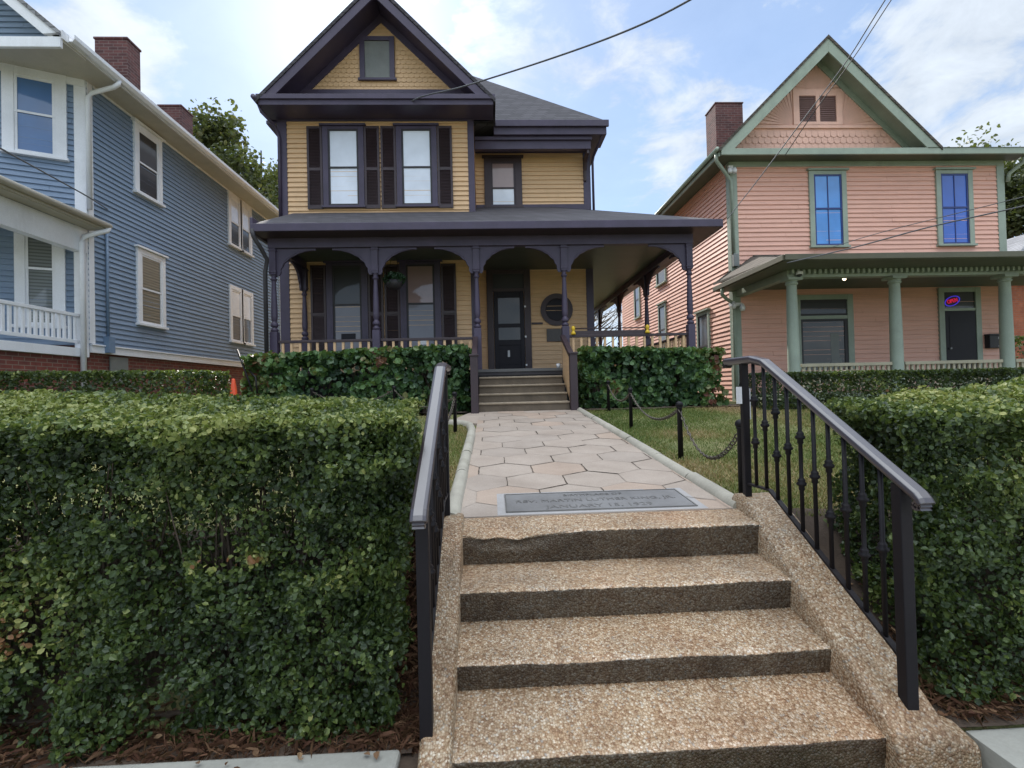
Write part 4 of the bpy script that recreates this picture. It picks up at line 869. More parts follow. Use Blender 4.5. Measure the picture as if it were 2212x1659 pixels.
# ================================================================== the pink house
Pk = thing('pink_house', 'salmon pink clapboard two-storey house with sage green trim and columned porch at the right', 'house', (10, 16, 1.2))
px0, px1, py0, py1 = 6.35, 13.78, 12.5, 23.2; pt = 7.55
Fp = wallframe((px0, py0), (px1, py0), (0, -1)); Fq = wallframe((px0, py1), (px0, py0), (-1, 0)); Fo = wallframe((px1, py0), (px1, py1), (1, 0))
w = MB(); w.box(px0 + .01, px1 - .01, py0 + .01, py1, 1.0, pt); w.boards(Fp, px1 - px0, 1.2, pt, .12); w.boards(Fq, py1 - py0, 1.2, pt, .12); w.boards(Fo, py1 - py0, 1.2, pt, .12); w.build('wall', 'pink_siding', Pk, kind='open')
corner(Fp, -.035, .21, 1.2, pt, 'sage_trim', Pk); corner(Fp, px1 - px0 - .17, .205, 1.2, pt, 'sage_trim', Pk); corner(Fq, py1 - py0 - .15, .148, 1.2, pt, 'sage_trim', Pk)
MB().box(0, px1 - px0, .003, .045, 7.35, pt, Fp).build('frieze', 'sage_trim', Pk)
ap = lambda X: X - px0
window(Fp, ap(8.57), ap(9.32), 5.30, 7.13, 6.22, Pk, 'sage_trim', 'navy_paint', 'glass_blue', 'glass_blue', .13, .10, muntin=True, label='upper window with bright blue panes') if paint('navy_paint', (.012, .03, .16), .4, .1) else 0
window(Fp, ap(12.03), ap(12.78), 5.30, 7.13, 6.22, Pk, 'sage_trim', 'navy_paint', 'glass_deep_blue', 'glass_deep_blue', .13, .10, muntin=True, label='upper window with deep blue panes')
# side windows (on the wall facing the yellow house)
for ya, yb, za, zb in ((17.3, 18.1, 5.5, 6.9), (20.4, 21.0, 4.7, 6.1), (13.95, 14.6, 1.9, 3.75), (17.4, 18.0, 2.9, 4.6)):
    window(Fq, py1 - yb, py1 - ya, za, zb, (za + zb) / 2, Pk, 'sage_trim', 'deck_edge', 'glass_dark', 'glass_dark', .10, .10)
# ground floor front
b = MB(); wa, wb = ap(8.10), ap(9.36)
b.box(wa - .13, wa, .003, .06, 2.0, 3.97, Fp).box(wb, wb + .16, .003, .06, 2.0, 3.97, Fp).box(wa, wb, .003, .058, 3.84, 3.97, Fp).box(wa, wb, .003, .055, 3.33, 3.42, Fp); bw = b.build('window', 'sage_trim', Pk, bevel=.005); bw['label'] = 'wide shop-like window with dark transom under the porch'
MB().box(wa, wb, .01, .03, 3.42, 3.84, Fp).build('transom_pane', 'glass_dark', bw); MB().box(wa, wb, .01, .03, 2.0, 3.33, Fp).build('pane', 'glass_dark', bw)
MB().box(wa, wa + .05, .031, .045, 2.0, 3.32, Fp).box(wb - .09, wb, .031, .045, 2.0, 3.32, Fp).box(wa + .05, wb - .09, .031, .045, 3.27, 3.32, Fp).box(wa, wb, .031, .045, 3.43, 3.47, Fp).box(wa, wb, .031, .045, 3.79, 3.83, Fp).build('sash', 'deck_edge', bw)
MB().box(wa + .8, wa + 1.02, .028, .034, 2.25, 2.95, Fp).box(wa + .8, wa + 1.08, .0285, .033, 2.0, 2.3, Fp).box(wa + .02, wa + .75, .028, .034, 2.0, 2.2, Fp).build('display', 'lead_grey', bw)
b = MB(); da, db = ap(12.0), ap(12.86)
b.box(da - .15, da, .003, .065, 1.5, 4.10, Fp).box(db, db + .15, .003, .065, 1.5, 4.10, Fp).box(da, db, .003, .06, 3.98, 4.10, Fp).box(da, db, .003, .055, 3.48, 3.55, Fp); pdoor = b.build('door_frame', 'sage_trim', Pk, bevel=.005)
MB().box(da, db, .01, .03, 3.55, 3.98, Fp).build('transom_pane', 'glass_dark', pdoor)
dd = MB().box(da + .005, db - .005, .01, .05, 1.5, 3.48, Fp).build('door', 'door_dark', Pk, bevel=.005); MB().box(da + .12, db - .12, .0501, .056, 2.5, 3.35, Fp).build('panel', 'door_dark', dd); MB().lathe(12.11, py0 - .085, [(2.45, .01), (2.47, .025), (2.5, .025), (2.52, .01)], 10).build('handle', 'galvanised', dd)
ns = thing('neon_sign', 'small red and blue oval neon sign glowing in the transom over the pink house door', 'sign', (12.2, py0 - .06, 3.73))
el = lambda rx, rz_, n_: [(12.22 + rx * math.cos(2 * math.pi * i / n_), py0 - .058, 3.74 + rz_ * math.sin(2 * math.pi * i / n_) + .05 * math.cos(2 * math.pi * i / n_)) for i in range(n_ + 1)]
MB().tube(el(.2, .12, 28), .012, 6).build('blue_tube', 'neon_blue', ns)
text_mesh('OPEN', .15, 'neon_red', ns, Matrix.Translation((12.22, py0 - .06, 3.74)) @ Matrix.Rotation(R(90), 4, 'X') @ Matrix.Rotation(R(12), 4, 'Z'), .01, sx=.75)
mb = thing('mailbox', 'black wall mailbox beside the pink house door, behind the porch column', 'mailbox', (13.3, py0 - .1, 2.6))
MB().box(13.10, 13.52, py0 - .17, py0 - .026, 2.47, 2.80).box(13.08, 13.54, py0 - .19, py0 - .026, 2.801, 2.84).build('box_body', 'deck_edge', mb, bevel=.01); MB().box(13.33, 13.47, py0 - .176, py0 - .171, 2.70, 2.76).box(13.33, 13.47, py0 - .176, py0 - .171, 2.50, 2.53).build('label_plate', 'white_plastic', mb)
# gable
gx0, gx1, gax, gaz, gb = 5.88, 11.62, 8.75, 10.46, 7.62; gy = 12.0; kp = (gaz - gb) / (gx1 - gax)
gable_roof(gx0 - .03, gx1 + .03, gb, gax, gaz + .03, gy - .04, py1 + .4, .09, 'brown_roof', Pk)
for sg in (-1, 1):
    xe = gax + sg * 2.87
    MB().prism([(xe, gb - .03), (gax, gaz - .05), (gax, gaz - .40), (xe - sg * .35, gb - .03)], gy - .02, gy + .03).build('rake_board', 'sage_trim', Pk, bevel=.004)
    MB().prism([(xe - sg * .1, gb - .03), (gax, gaz - .15), (gax, gaz - .22), (xe - sg * .17, gb - .03)], gy + .031, py0 - .03).build('rake_soffit', 'sage_trim', Pk)
    MB().prism([(xe - sg * .17, gb), (gax, gaz - .22), (gax, gaz - .42), (xe - sg * .37, gb)], py0 - .06, py0 - .025).build('rake_frieze', 'sage_trim', Pk)
MB().box(gx0 + .02, 14.12, gy - .02, gy + .04, 7.44, 7.60).build('cornice', 'sage_trim', Pk, bevel=.006)
MB().box(gx0 + .02, 14.1, gy + .041, py0 - .02, 7.48, 7.53).box(gx0 + .02, px0 - .03, py0 - .018, py1 + .3, 7.48, 7.53).build('soffit', 'sage_dark', Pk) if paint('sage_dark', (.10, .115, .075), .6, .2) else 0
MB().box(gx0 - .02, gx0 + .018, gy + .05, py1 + .35, 7.44, 7.62).tube([(gx0 - .07, gy, 7.60), (gx0 - .07, py1 + .3, 7.58)], .055, 10).build('gutter', 'sage_trim', Pk)
b = MB(); vs = [(gx1 - .35, gy - .04, 7.60), (14.15, gy - .04, 7.60), (14.15, py1 + .3, 7.60), (gx1 - .35, py1 + .3, 7.60), (gx1 - .2, gy + 2.4, 8.75), (gx1 - .2, py1 - 2, 8.75)]
b.add(vs, [(0, 1, 4), (1, 2, 5, 4), (2, 3, 5), (3, 0, 4, 5), (0, 3, 2, 1)]); b.build('roof', 'brown_roof', Pk)
Fpg = Frame((gax, py0, 0), (1, 0, 0), (0, -1, 0)); hz_ = lambda z: (gaz - .30 - z) / kp
b = scallops(Fpg, lambda z: hz_(z) if z < 8.36 else 0, 7.62, 8.42, 1, .17, .17); b.add([Fpg.p(-2.7, .004, 7.6), Fpg.p(2.7, .004, 7.6), Fpg.p(0, .004, gaz - .28)], [(0, 1, 2)])
# sunburst panels: wedges of slats fanning out of the lower centre points
def fan(cx2, cz2, r0, n, a0, a1, test):
    for i in range(n):
        q0 = a0 + (a1 - a0) * i / n; q1 = a0 + (a1 - a0) * (i + .72) / n; q = (q0 + q1) / 2; r = r0
        while r > .1 and not test(cx2 + r * math.cos(q), cz2 + r * math.sin(q)): r -= .03
        if r <= .12: continue
        b.add([Fpg.p(cx2 + .06 * math.cos(q0), .02, cz2 + .06 * math.sin(q0)), Fpg.p(cx2 + .06 * math.cos(q1), .02, cz2 + .06 * math.sin(q1)), Fpg.p(cx2 + r * math.cos(q1), .03, cz2 + r * math.sin(q1)), Fpg.p(cx2 + (r + .02) * math.cos(q), .03, cz2 + (r + .02) * math.sin(q)), Fpg.p(cx2 + r * math.cos(q0), .03, cz2 + r * math.sin(q0))], [(0, 1, 2, 3, 4)])
fan(0, 9.40, 1.2, 17, .1, math.pi - .1, lambda x, z: abs(x) < hz_(z) - .02 and z > 9.40)
fan(-.64, 8.46, 1.4, 12, math.pi / 2, math.pi, lambda x, z: abs(x) < hz_(z) - .02 and x < -.66 and z > 8.44)
fan(.64, 8.46, 1.4, 12, 0, math.pi / 2, lambda x, z: abs(x) < hz_(z) - .02 and x > .66 and z > 8.44)
b.build('gable_wall', 'pale_pink', Pk, kind='open')
band(Fpg, -1.95, 1.95, .005, .05, 8.36, 8.44, 'gable_band', 'pale_pink', Pk)
b = MB(); b.box(-.66, -.5, .01, .05, 8.45, 9.40, Fpg).box(.5, .66, .01, .05, 8.45, 9.40, Fpg).box(-.05, .05, .01, .05, 8.45, 9.40, Fpg).box(-.5, .5, .01, .048, 9.22, 9.40, Fpg).box(-.5, .5, .01, .048, 8.45, 8.53, Fpg)
vt = b.build('gable_vent', 'pale_pink', Pk)
for a0, a1 in ((-.5, -.05), (.05, .5)):
    b = MB(); z = 8.54
    while z < 9.2: b.add([Fpg.p(a0, .015, z + .04), Fpg.p(a1, .015, z + .04), Fpg.p(a1, .038, z), Fpg.p(a0, .038, z)], [(0, 1, 2, 3)]); z += .05
    b.box(a0, a1, .008, .012, 8.5, 9.25, Fpg); b.build('louvre', 'louvre_mauve', vt, kind='open') if MATS.get('louvre_mauve') or paint('louvre_mauve', (.22, .13, .12), .6, .15) else 0
MB().box(7.14, 8.0, 14.8, 15.5, 7.8, 10.40).box(7.12, 8.02, 14.78, 15.52, 10.401, 10.44).build('chimney', 'chimney_brick', Pk, bevel=.008)
MB().tube([(gx0 - .04, gy + .15, 7.56), (gx0 - .02, gy + .17, 7.36), (gx0 + .30, py0 - .12, 7.15), (px0 - .0, py0 - .09, 6.95), (px0 - .0, py0 - .09, 5.05)], .045, 10).build('downspout', 'sage_trim', Pk)
MB().tube([(14.0, gy + .1, 7.5), (14.0, gy + .14, 7.3), (13.88, py0 - .1, 7.1), (13.86, py0 - .08, 6.9)], .045, 10).build('downspout', 'sage_trim', Pk)
MB().box(px0 - .03, px0 + .10, py0 - .16, py0 - .037, 4.72, 5.05).build('meter_box', 'lead_grey', Pk, bevel=.01)
# pink porch
pz = 4.20; PY = 10.35; EYp = 9.42; EXp = 5.84
b = MB(); b.slab([(EXp, EYp, pz), (15.5, EYp, pz), (15.5, py0 + .02, pz + .85), (px0 + .5, py0 + .02, pz + .85), (EXp, py0 + .02, pz + .12)], .05); b.build('porch_roof', 'brown_roof', Pk)
MB().box(EXp, 15.5, EYp - .03, EYp + .01, 4.10, 4.215).box(EXp - .03, EXp + .01, EYp + .012, py0, 4.10, 4.215).build('eave_fascia', 'brown_edge', Pk, bevel=.006) if paint('brown_edge', (.10, .095, .06), .6, .2) else 0
MB().box(EXp + .012, 15.4, EYp + .012, PY - .11, 4.09, 4.13).box(EXp + .012, 6.35, PY - .109, py0, 4.09, 4.13).build('soffit', 'sage_dark', Pk)
MB().box(6.40, 15.4, PY - .10, PY + .10, 3.94, 4.2).box(6.40, 6.58, PY + .101, py0 - .04, 3.94, 4.2).build('porch_beam', 'sage_trim', Pk, bevel=.005)
MB().box(6.581, 15.4, PY + .101, py0 - .05, 4.12, 4.16).build('porch_ceiling', 'sage_dark', Pk)
b = MB(); x = 6.45
while x < 15.3: b.box(x, x + .055, PY - .19, PY - .101, 4.00, 4.089); x += .12
b.build('dentils', 'sage_trim', Pk)
for x in (6.55, 8.86, 11.38, 13.7):
    b = MB(); b.box(x - .16, x + .16, PY - .16, PY + .16, 3.88, 3.939); b.lathe(x, PY, [(1.42, .15), (1.48, .15), (1.5, .125), (2.4, .122), (3.2, .112), (3.78, .10), (3.80, .125), (3.83, .125), (3.85, .105), (3.879, .13)], 20); b.build('porch_column', 'sage_trim', Pk, bevel=.004)
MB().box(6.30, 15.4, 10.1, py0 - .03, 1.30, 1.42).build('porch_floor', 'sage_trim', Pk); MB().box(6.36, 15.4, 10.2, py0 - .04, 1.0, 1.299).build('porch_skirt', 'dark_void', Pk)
for a, c in ((6.55, 8.86), (8.86, 11.38), (11.38, 13.7)):
    bl = MB().box(a + .146, c - .146, PY - .05, PY + .05, 2.01, 2.08).box(a + .146, c - .146, PY - .03, PY + .03, 1.55, 1.60).build('balustrade', 'sage_pale', Pk, bevel=.005) if MATS.get('sage_pale') or paint('sage_pale', (.40, .36, .25), .55, .15) else 0
    x = a + .19
    while x < c - .17: MB().box(x, x + .05, PY - .02, PY + .02, 1.601, 2.009).build('baluster', 'sage_pale', bl); x += .118
MB().tube([(EXp + .03, 12.1, 4.12), (EXp + .03, 12.12, 3.95), (EXp + .25, 12.3, 3.85), (px0 - .05, 12.42, 3.78), (px0 - .03, 12.43, 3.6), (px0 - .03, 12.43, 1.3)], .045, 10).build('downspout', 'sage_trim', Pk)
def camdome(x, y, z, label):
    t_ = thing('security_camera', label, 'camera', (x, y, z), 'white dome cameras on the pink house'); MB().lathe(x, y, [(z, .07), (z + .06, .07), (z + .075, .04)], 14).build('housing', 'white_plastic', t_); MB().lathe(x, y, [(z - .05, .015), (z - .035, .042), (z - .001, .055)], 14).build('dome', 'glass_dark', t_)
camdome(6.62, PY - .18, 3.98, 'white dome camera on the pink porch beam above its left column')
fl = thing('floodlight', 'white twin floodlight under the left eave corner of the pink gable', 'light', (6.0, 12.35, 7.2))
b = MB(); b.box(6.28, 6.40, 12.40, 12.462, 7.26, 7.36); b.build('base', 'white_plastic', fl); MB().lathe(6.28, 12.33, [(7.13, .05), (7.2, .06), (7.27, .03)], 12).build('lamp_head', 'white_plastic', fl); MB().lathe(6.40, 12.33, [(7.13, .05), (7.2, .06), (7.27, .03)], 12).build('lamp_head', 'white_plastic', fl)
fl = thing('floodlight', 'white twin floodlight on the pink wall just under the porch eave end', 'light', (6.35, 12.3, 3.7)); MB().lathe(6.25, 12.3, [(3.62, .05), (3.7, .07), (3.80, .03)], 12).build('lamp_head', 'white_plastic', fl); MB().lathe(6.48, 12.3, [(3.56, .05), (3.64, .07), (3.74, .03)], 12).build('lamp_head', 'white_plastic', fl); MB().box(6.2, 6.5, 12.36, 12.46, 3.70, 3.78).build('base', 'white_plastic', fl)
pl = thing('porch_light', 'small lit white ceiling lamp in the pink porch', 'light', (8.0, 10.6, 4.0)); MB().lathe(8.0, 10.7, [(4.08, .05), (4.119, .05)], 12).build('base', 'white_plastic', pl); MB().lathe(8.0, 10.7, [(3.955, .01), (3.97, .032), (4.02, .04), (4.079, .03)], 12).build('bulb', 'lit_bulb', pl)

# ================================================================== background buildings
bh = thing('brick_house', 'orange brick house with grey roof beyond the pink house at the right edge', 'house', (19, 18, 1.3))
MB().box(16.9, 26, 15.6, 24, 1.2, 4.9).build('wall', 'orange_brick', bh); b = MB(); b.add([(16.5, 15.2, 4.9), (26.4, 15.2, 4.9), (26.4, 24.4, 4.9), (16.5, 24.4, 4.9), (21.4, 18.2, 7.4), (21.4, 21.4, 7.4)], [(0, 1, 4), (1, 2, 5, 4), (2, 3, 5), (3, 0, 4, 5), (0, 3, 2, 1)]); b.build('roof', 'grey_roof', bh)
wf = wallframe((16.9, 15.6), (26, 15.6), (0, -1)); window(wf, 1.2, 2.2, 2.3, 3.9, 3.1, bh, 'white_trim', 'white_trim', 'glass_dark', 'glass_dark')
sh = thing('white_house', 'white clapboard house far behind, in the gap between the blue and yellow houses', 'house', (-12, 30, 1.3))
w = MB(); w.box(-17, -9.5, 27.01, 34, 1.2, 6.2); w.boards(wallframe((-17, 27), (-9.5, 27), (0, -1)), 7.5, 1.3, 6.2, .14); w.build('wall', 'white_trim', sh, kind='open'); gable_roof(-17.4, -9.1, 6.2, -13.25, 8.6, 26.6, 34.4, .1, 'grey_roof', sh); wf = wallframe((-17, 27), (-9.5, 27), (0, -1)); window(wf, 5.2, 6.0, 2.6, 4.2, 3.4, sh, 'white_trim', 'white_trim', 'glass_dark', 'glass_dark')

# ================================================================== hedges
def box_hedge(name, label, cat, surf, parts, size, mat, nleaf, stems, loc, gap=None, wid=.72, tilt=.8, depth=.13, tonef=None, clump=.05, group=None):
    """parts: list of (weight, fn(u, v) -> point, normal)"""
    th = thing(name, label, cat, loc, group); P = []; Nn = []
    tot = sum(p[0] for p in parts)
    for wgt, fn in parts:
        n = int(nleaf * wgt / tot); u = RNG.random(n); v = RNG.random(n); p, nn = fn(u, v); P.append(p); Nn.append(nn)
    P = np.concatenate(P); Nn = np.concatenate(Nn); n = len(P)
    c = vnoise(P, 6.5, 1) - .5; c2 = vnoise(P, 15, 3) - .5
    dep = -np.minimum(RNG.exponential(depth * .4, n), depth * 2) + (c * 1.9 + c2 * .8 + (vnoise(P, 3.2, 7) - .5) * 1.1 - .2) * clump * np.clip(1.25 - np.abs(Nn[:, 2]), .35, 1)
    keep = np.ones(n, bool)
    if gap is not None: keep &= gap(P, dep)
    P = P + Nn * dep[:, None]; P, Nn, c, c2, dep = P[keep], Nn[keep], c[keep], c2[keep], dep[keep]
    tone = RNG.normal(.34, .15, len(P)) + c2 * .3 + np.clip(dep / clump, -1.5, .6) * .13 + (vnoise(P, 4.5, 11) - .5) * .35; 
    if tonef is not None: tone = tonef(P, tone)
    leaves('foliage', P, Nn, size, mat, th, tone, tilt, wid)
    b = MB(); rnd = random.Random(3)
    for a, c_, r0 in stems: 
        m_ = [tuple(np.array(a) * (1 - t_) + np.array(c_) * t_ + np.array([rnd.uniform(-.03, .03), rnd.uniform(-.03, .03), 0]) * (0 < t_ < 1)) for t_ in (0, .25, .5, .75, 1)]
        b.tube(m_, r0, 5, rr=[r0, r0 * .8, r0 * .6, r0 * .45, r0 * .2])
    xs_ = [a[0] for a, _, _ in stems]; ys_ = [a[1] for a, _, _ in stems]; ym = sum(ys_) / len(ys_); zm = min(a[2] for a, _, _ in stems)
    b.box(min(xs_) - .05, max(xs_) + .05, min(ys_) - .05, max(ys_) + .05, zm - .12, zm + .03)
    b.build('stems', 'hedge_wood', th, kind='open'); return th
def bil(a, b_, c, d):          # quad with corners a(0,0) b(1,0) c(1,1) d(0,1)
    a, b_, c, d = map(lambda q: np.array(q, float), (a, b_, c, d)); nr = np.cross(b_ - a, d - a); nr /= np.linalg.norm(nr)
    def fn(u, v):
        u = u[:, None]; v = v[:, None]; return a * (1 - u) * (1 - v) + b_ * u * (1 - v) + c * u * v + d * (1 - u) * v, np.repeat(nr[None], len(u), 0)
    return fn
def area(a, b_, c, d): a, b_, c, d = map(np.array, (a, b_, c, d)); return .5 * np.linalg.norm(np.cross(c - a, d - b_))
def sides(fbl, fbr, bbr, bbl, ftl, ftr, btr, btl, back=.4):
    q = [(fbl, fbr, ftr, ftl, 1), (fbr, bbr, btr, ftr, 1.2), (ftl, ftr, btr, btl, 1.15), (bbr, bbl, btl, btr, back), (bbl, fbl, ftl, btl, .5)]
    return [(area(*x[:4]) * x[4], bil(*x[:4])) for x in q]
def stems_in(x0, x1, y0, y1, z0f, z1, n, r=.012, sl=0):
    o = []; rnd = random.Random(int(x0 * 10) + n)
    for i in range(n):
        x = rnd.uniform(x0, x1); y = rnd.uniform(y0, y1); 
        for k in range(5): o.append(((x, y, z0f(y)), (x + rnd.uniform(-.22, .22), y + rnd.uniform(-.15, .15), z1 - rnd.uniform(.03, .35)), r * rnd.uniform(.5, 1)))
    return o
# big left front hedge
def gapL(P, dep):
    k = np.ones(len(P), bool)
    for x, z, rx, rz_, pr_ in ((-1.33, 1.06, .26, .10, .93), (-1.66, 1.20, .2, .07, .85), (-.62, .98, .16, .07, .6), (-.5, .78, .10, .12, .5), (-1.75, .92, .12, .05, .6), (-1.0, 1.12, .2, .05, .45), (-1.2, .62, .12, .1, .5), (-.75, .5, .1, .1, .5), (-1.9, 1.2, .12, .08, .5)):
        d_ = ((P[:, 0] - x) / rx) ** 2 + ((P[:, 2] - z) / rz_) ** 2; k &= ~((d_ < 1) & (P[:, 2] < 1.45) & (RNG.random(len(P)) < pr_ * (1 - d_ * .5)))
    hole = vnoise(P, 7, 8); k &= ~((hole > .68) & (RNG.random(len(P)) < .85) & (P[:, 2] < 1.45))
    low = np.clip((.34 - P[:, 2]) / .2, 0, 1) * np.clip((-1.2 - P[:, 0]) / .6, .12, 1); k &= RNG.random(len(P)) > low * .75 * vnoise(P, 5, 4) * 1.2
    return k
def toneL(P, tn):
    y = np.exp(-((P[:, 0] + 2.0) / .3) ** 2 - ((P[:, 2] - .85) / .2) ** 2) * .45 + np.exp(-((P[:, 0] + 2.15) / .2) ** 2 - ((P[:, 2] - .62) / .08) ** 2) * .7
    y += np.exp(-((P[:, 0] + .62) / .14) ** 2 - ((P[:, 2] - .93) / .1) ** 2) * .35 + np.clip((P[:, 2] - 1.46) / .08, 0, 1) * .38 + (vnoise(P, 2.2, 6) - .5) * .45  # height term paints skylight on the hedge top into leaf tone
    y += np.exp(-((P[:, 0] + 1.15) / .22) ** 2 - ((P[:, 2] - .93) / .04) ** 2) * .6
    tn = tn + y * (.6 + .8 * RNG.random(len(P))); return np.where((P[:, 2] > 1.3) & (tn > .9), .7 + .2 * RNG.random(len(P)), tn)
HL = sides((-3.9, 2.12, .17), (-.46, 2.10, .15), (-.50, 3.0, .74), (-4.2, 3.05, .80), (-3.9, 2.17, 1.57), (-.36, 2.17, 1.545), (-.45, 3.0, 1.61), (-4.2, 3.1, 1.80))
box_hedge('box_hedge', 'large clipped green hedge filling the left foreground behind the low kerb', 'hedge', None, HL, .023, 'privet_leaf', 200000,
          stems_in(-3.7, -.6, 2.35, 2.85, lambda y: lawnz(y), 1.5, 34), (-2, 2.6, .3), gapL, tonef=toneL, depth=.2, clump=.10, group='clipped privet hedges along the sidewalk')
def gapR(P, dep):
    hole = vnoise(P, 6, 5); k = ~((hole > .66) & (RNG.random(len(P)) < .85) & (P[:, 2] < 1.4)); low = np.clip((.3 - P[:, 2]) / .25, 0, 1) * .4; return k & (RNG.random(len(P)) > low * .8 * vnoise(P, 5, 4) * 1.5)
HR = sides((2.00, 2.14, .10), (6.0, 2.14, .10), (6.3, 3.1, .8), (2.02, 2.95, .76), (1.98, 2.22, 1.50), (6.0, 2.2, 1.52), (6.3, 3.1, 1.92), (2.08, 2.92, 1.545))
HR[-1] = (HR[-1][0] * 2.6, HR[-1][1])
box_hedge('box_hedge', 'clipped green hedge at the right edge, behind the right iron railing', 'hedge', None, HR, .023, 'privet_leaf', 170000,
          stems_in(2.15, 5.6, 2.4, 2.85, lambda y: lawnz(y), 1.45, 30), (3.6, 2.6, .3), gapR, tonef=lambda P, t_: np.minimum(t_ + np.clip((P[:, 2] - 1.42) / .1, 0, 1) * .34 + (vnoise(P, 2.5, 9) - .5) * .45, .93), depth=.2, clump=.10, group='clipped privet hedges along the sidewalk')  # top leaves lightened, skylight put into their tone
# ivy hedges before the porch
def ivy(label, x0, x1, tonef, seed, ztl=2.44, ztr=2.54):
    zb = 1.30; q = sides((x0, 9.32, zb), (x1, 9.32, zb), (x1, 10.1, zb), (x0, 10.1, zb), (x0 + .08, 9.34, ztl), (x1 - .05, 9.34, ztr), (x1 - .05, 10.05, ztr + .03), (x0 + .08, 10.05, ztl))
    return box_hedge('ivy_hedge', label, 'hedge', None, q, .095, 'ivy_leaf', 9500, stems_in(x0 + .2, x1 - .2, 9.5, 9.95, lambda y: 1.2, 2.5, 16, .014), ((x0 + x1) / 2, 9.7, 1.25),
                     lambda P, d: ~((vnoise(P, 2.5, seed) > .66) & (RNG.random(len(P)) < .75) & (P[:, 2] < 2.3)), .85, .65, .2, tonef, .12, 'leafy hedges in front of the porch')
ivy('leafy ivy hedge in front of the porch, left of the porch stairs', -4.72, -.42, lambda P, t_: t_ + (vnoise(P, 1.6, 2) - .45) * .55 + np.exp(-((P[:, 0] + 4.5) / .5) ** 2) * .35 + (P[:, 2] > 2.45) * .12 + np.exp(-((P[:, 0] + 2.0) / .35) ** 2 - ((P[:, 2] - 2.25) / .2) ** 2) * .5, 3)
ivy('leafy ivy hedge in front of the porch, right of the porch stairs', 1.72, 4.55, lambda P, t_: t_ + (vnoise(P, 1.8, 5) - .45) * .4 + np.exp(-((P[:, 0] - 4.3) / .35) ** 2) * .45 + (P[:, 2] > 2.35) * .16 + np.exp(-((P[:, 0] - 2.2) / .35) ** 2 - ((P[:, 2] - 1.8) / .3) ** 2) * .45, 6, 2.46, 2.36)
lp = sides((-13, 7.3, 1.1), (-4.13, 7.3, 1.1), (-4.13, 8.0, 1.1), (-13, 8.0, 1.1), (-13, 7.32, 2.20), (-4.15, 7.32, 2.06), (-4.15, 8.0, 2.06), (-13, 8.0, 2.2))
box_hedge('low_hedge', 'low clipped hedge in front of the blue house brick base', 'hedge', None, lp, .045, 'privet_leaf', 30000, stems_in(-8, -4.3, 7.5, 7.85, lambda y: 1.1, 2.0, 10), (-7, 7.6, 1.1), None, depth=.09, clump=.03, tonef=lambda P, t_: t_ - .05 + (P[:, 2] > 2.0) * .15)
rp_ = sides((4.75, 8.3, 1.05), (12, 8.3, 1.05), (12, 9.1, 1.05), (4.75, 9.1, 1.05), (4.78, 8.34, 1.86), (12, 8.34, 1.82), (12, 9.05, 1.82), (4.78, 9.05, 1.86))
box_hedge('low_hedge', 'dark clipped hedge in front of the pink house porch', 'hedge', None, rp_, .045, 'privet_leaf', 30000, stems_in(5, 9, 8.5, 8.9, lambda y: 1.1, 1.8, 10), (7, 8.7, 1.1), None, depth=.09, clump=.05, tonef=lambda P, t_: t_ - .18 + np.exp(-((P[:, 0] - 6.9) / .6) ** 2) * .55 * RNG.random(len(P)))
br_ = sides((15.2, 13.6, 1.1), (22, 13.6, 1.1), (22, 14.6, 1.1), (15.2, 14.6, 1.1), (15.2, 13.65, 2.9), (22, 13.65, 2.9), (22, 14.5, 2.9), (15.2, 14.5, 2.9))
box_hedge('low_hedge', 'small hedge before the orange brick house at the far right', 'hedge', None, br_, .08, 'privet_leaf', 5000, stems_in(15.4, 18, 13.8, 14.3, lambda y: 1.1, 2.2, 6), (18, 14, 1.1), None, depth=.12, clump=.08)

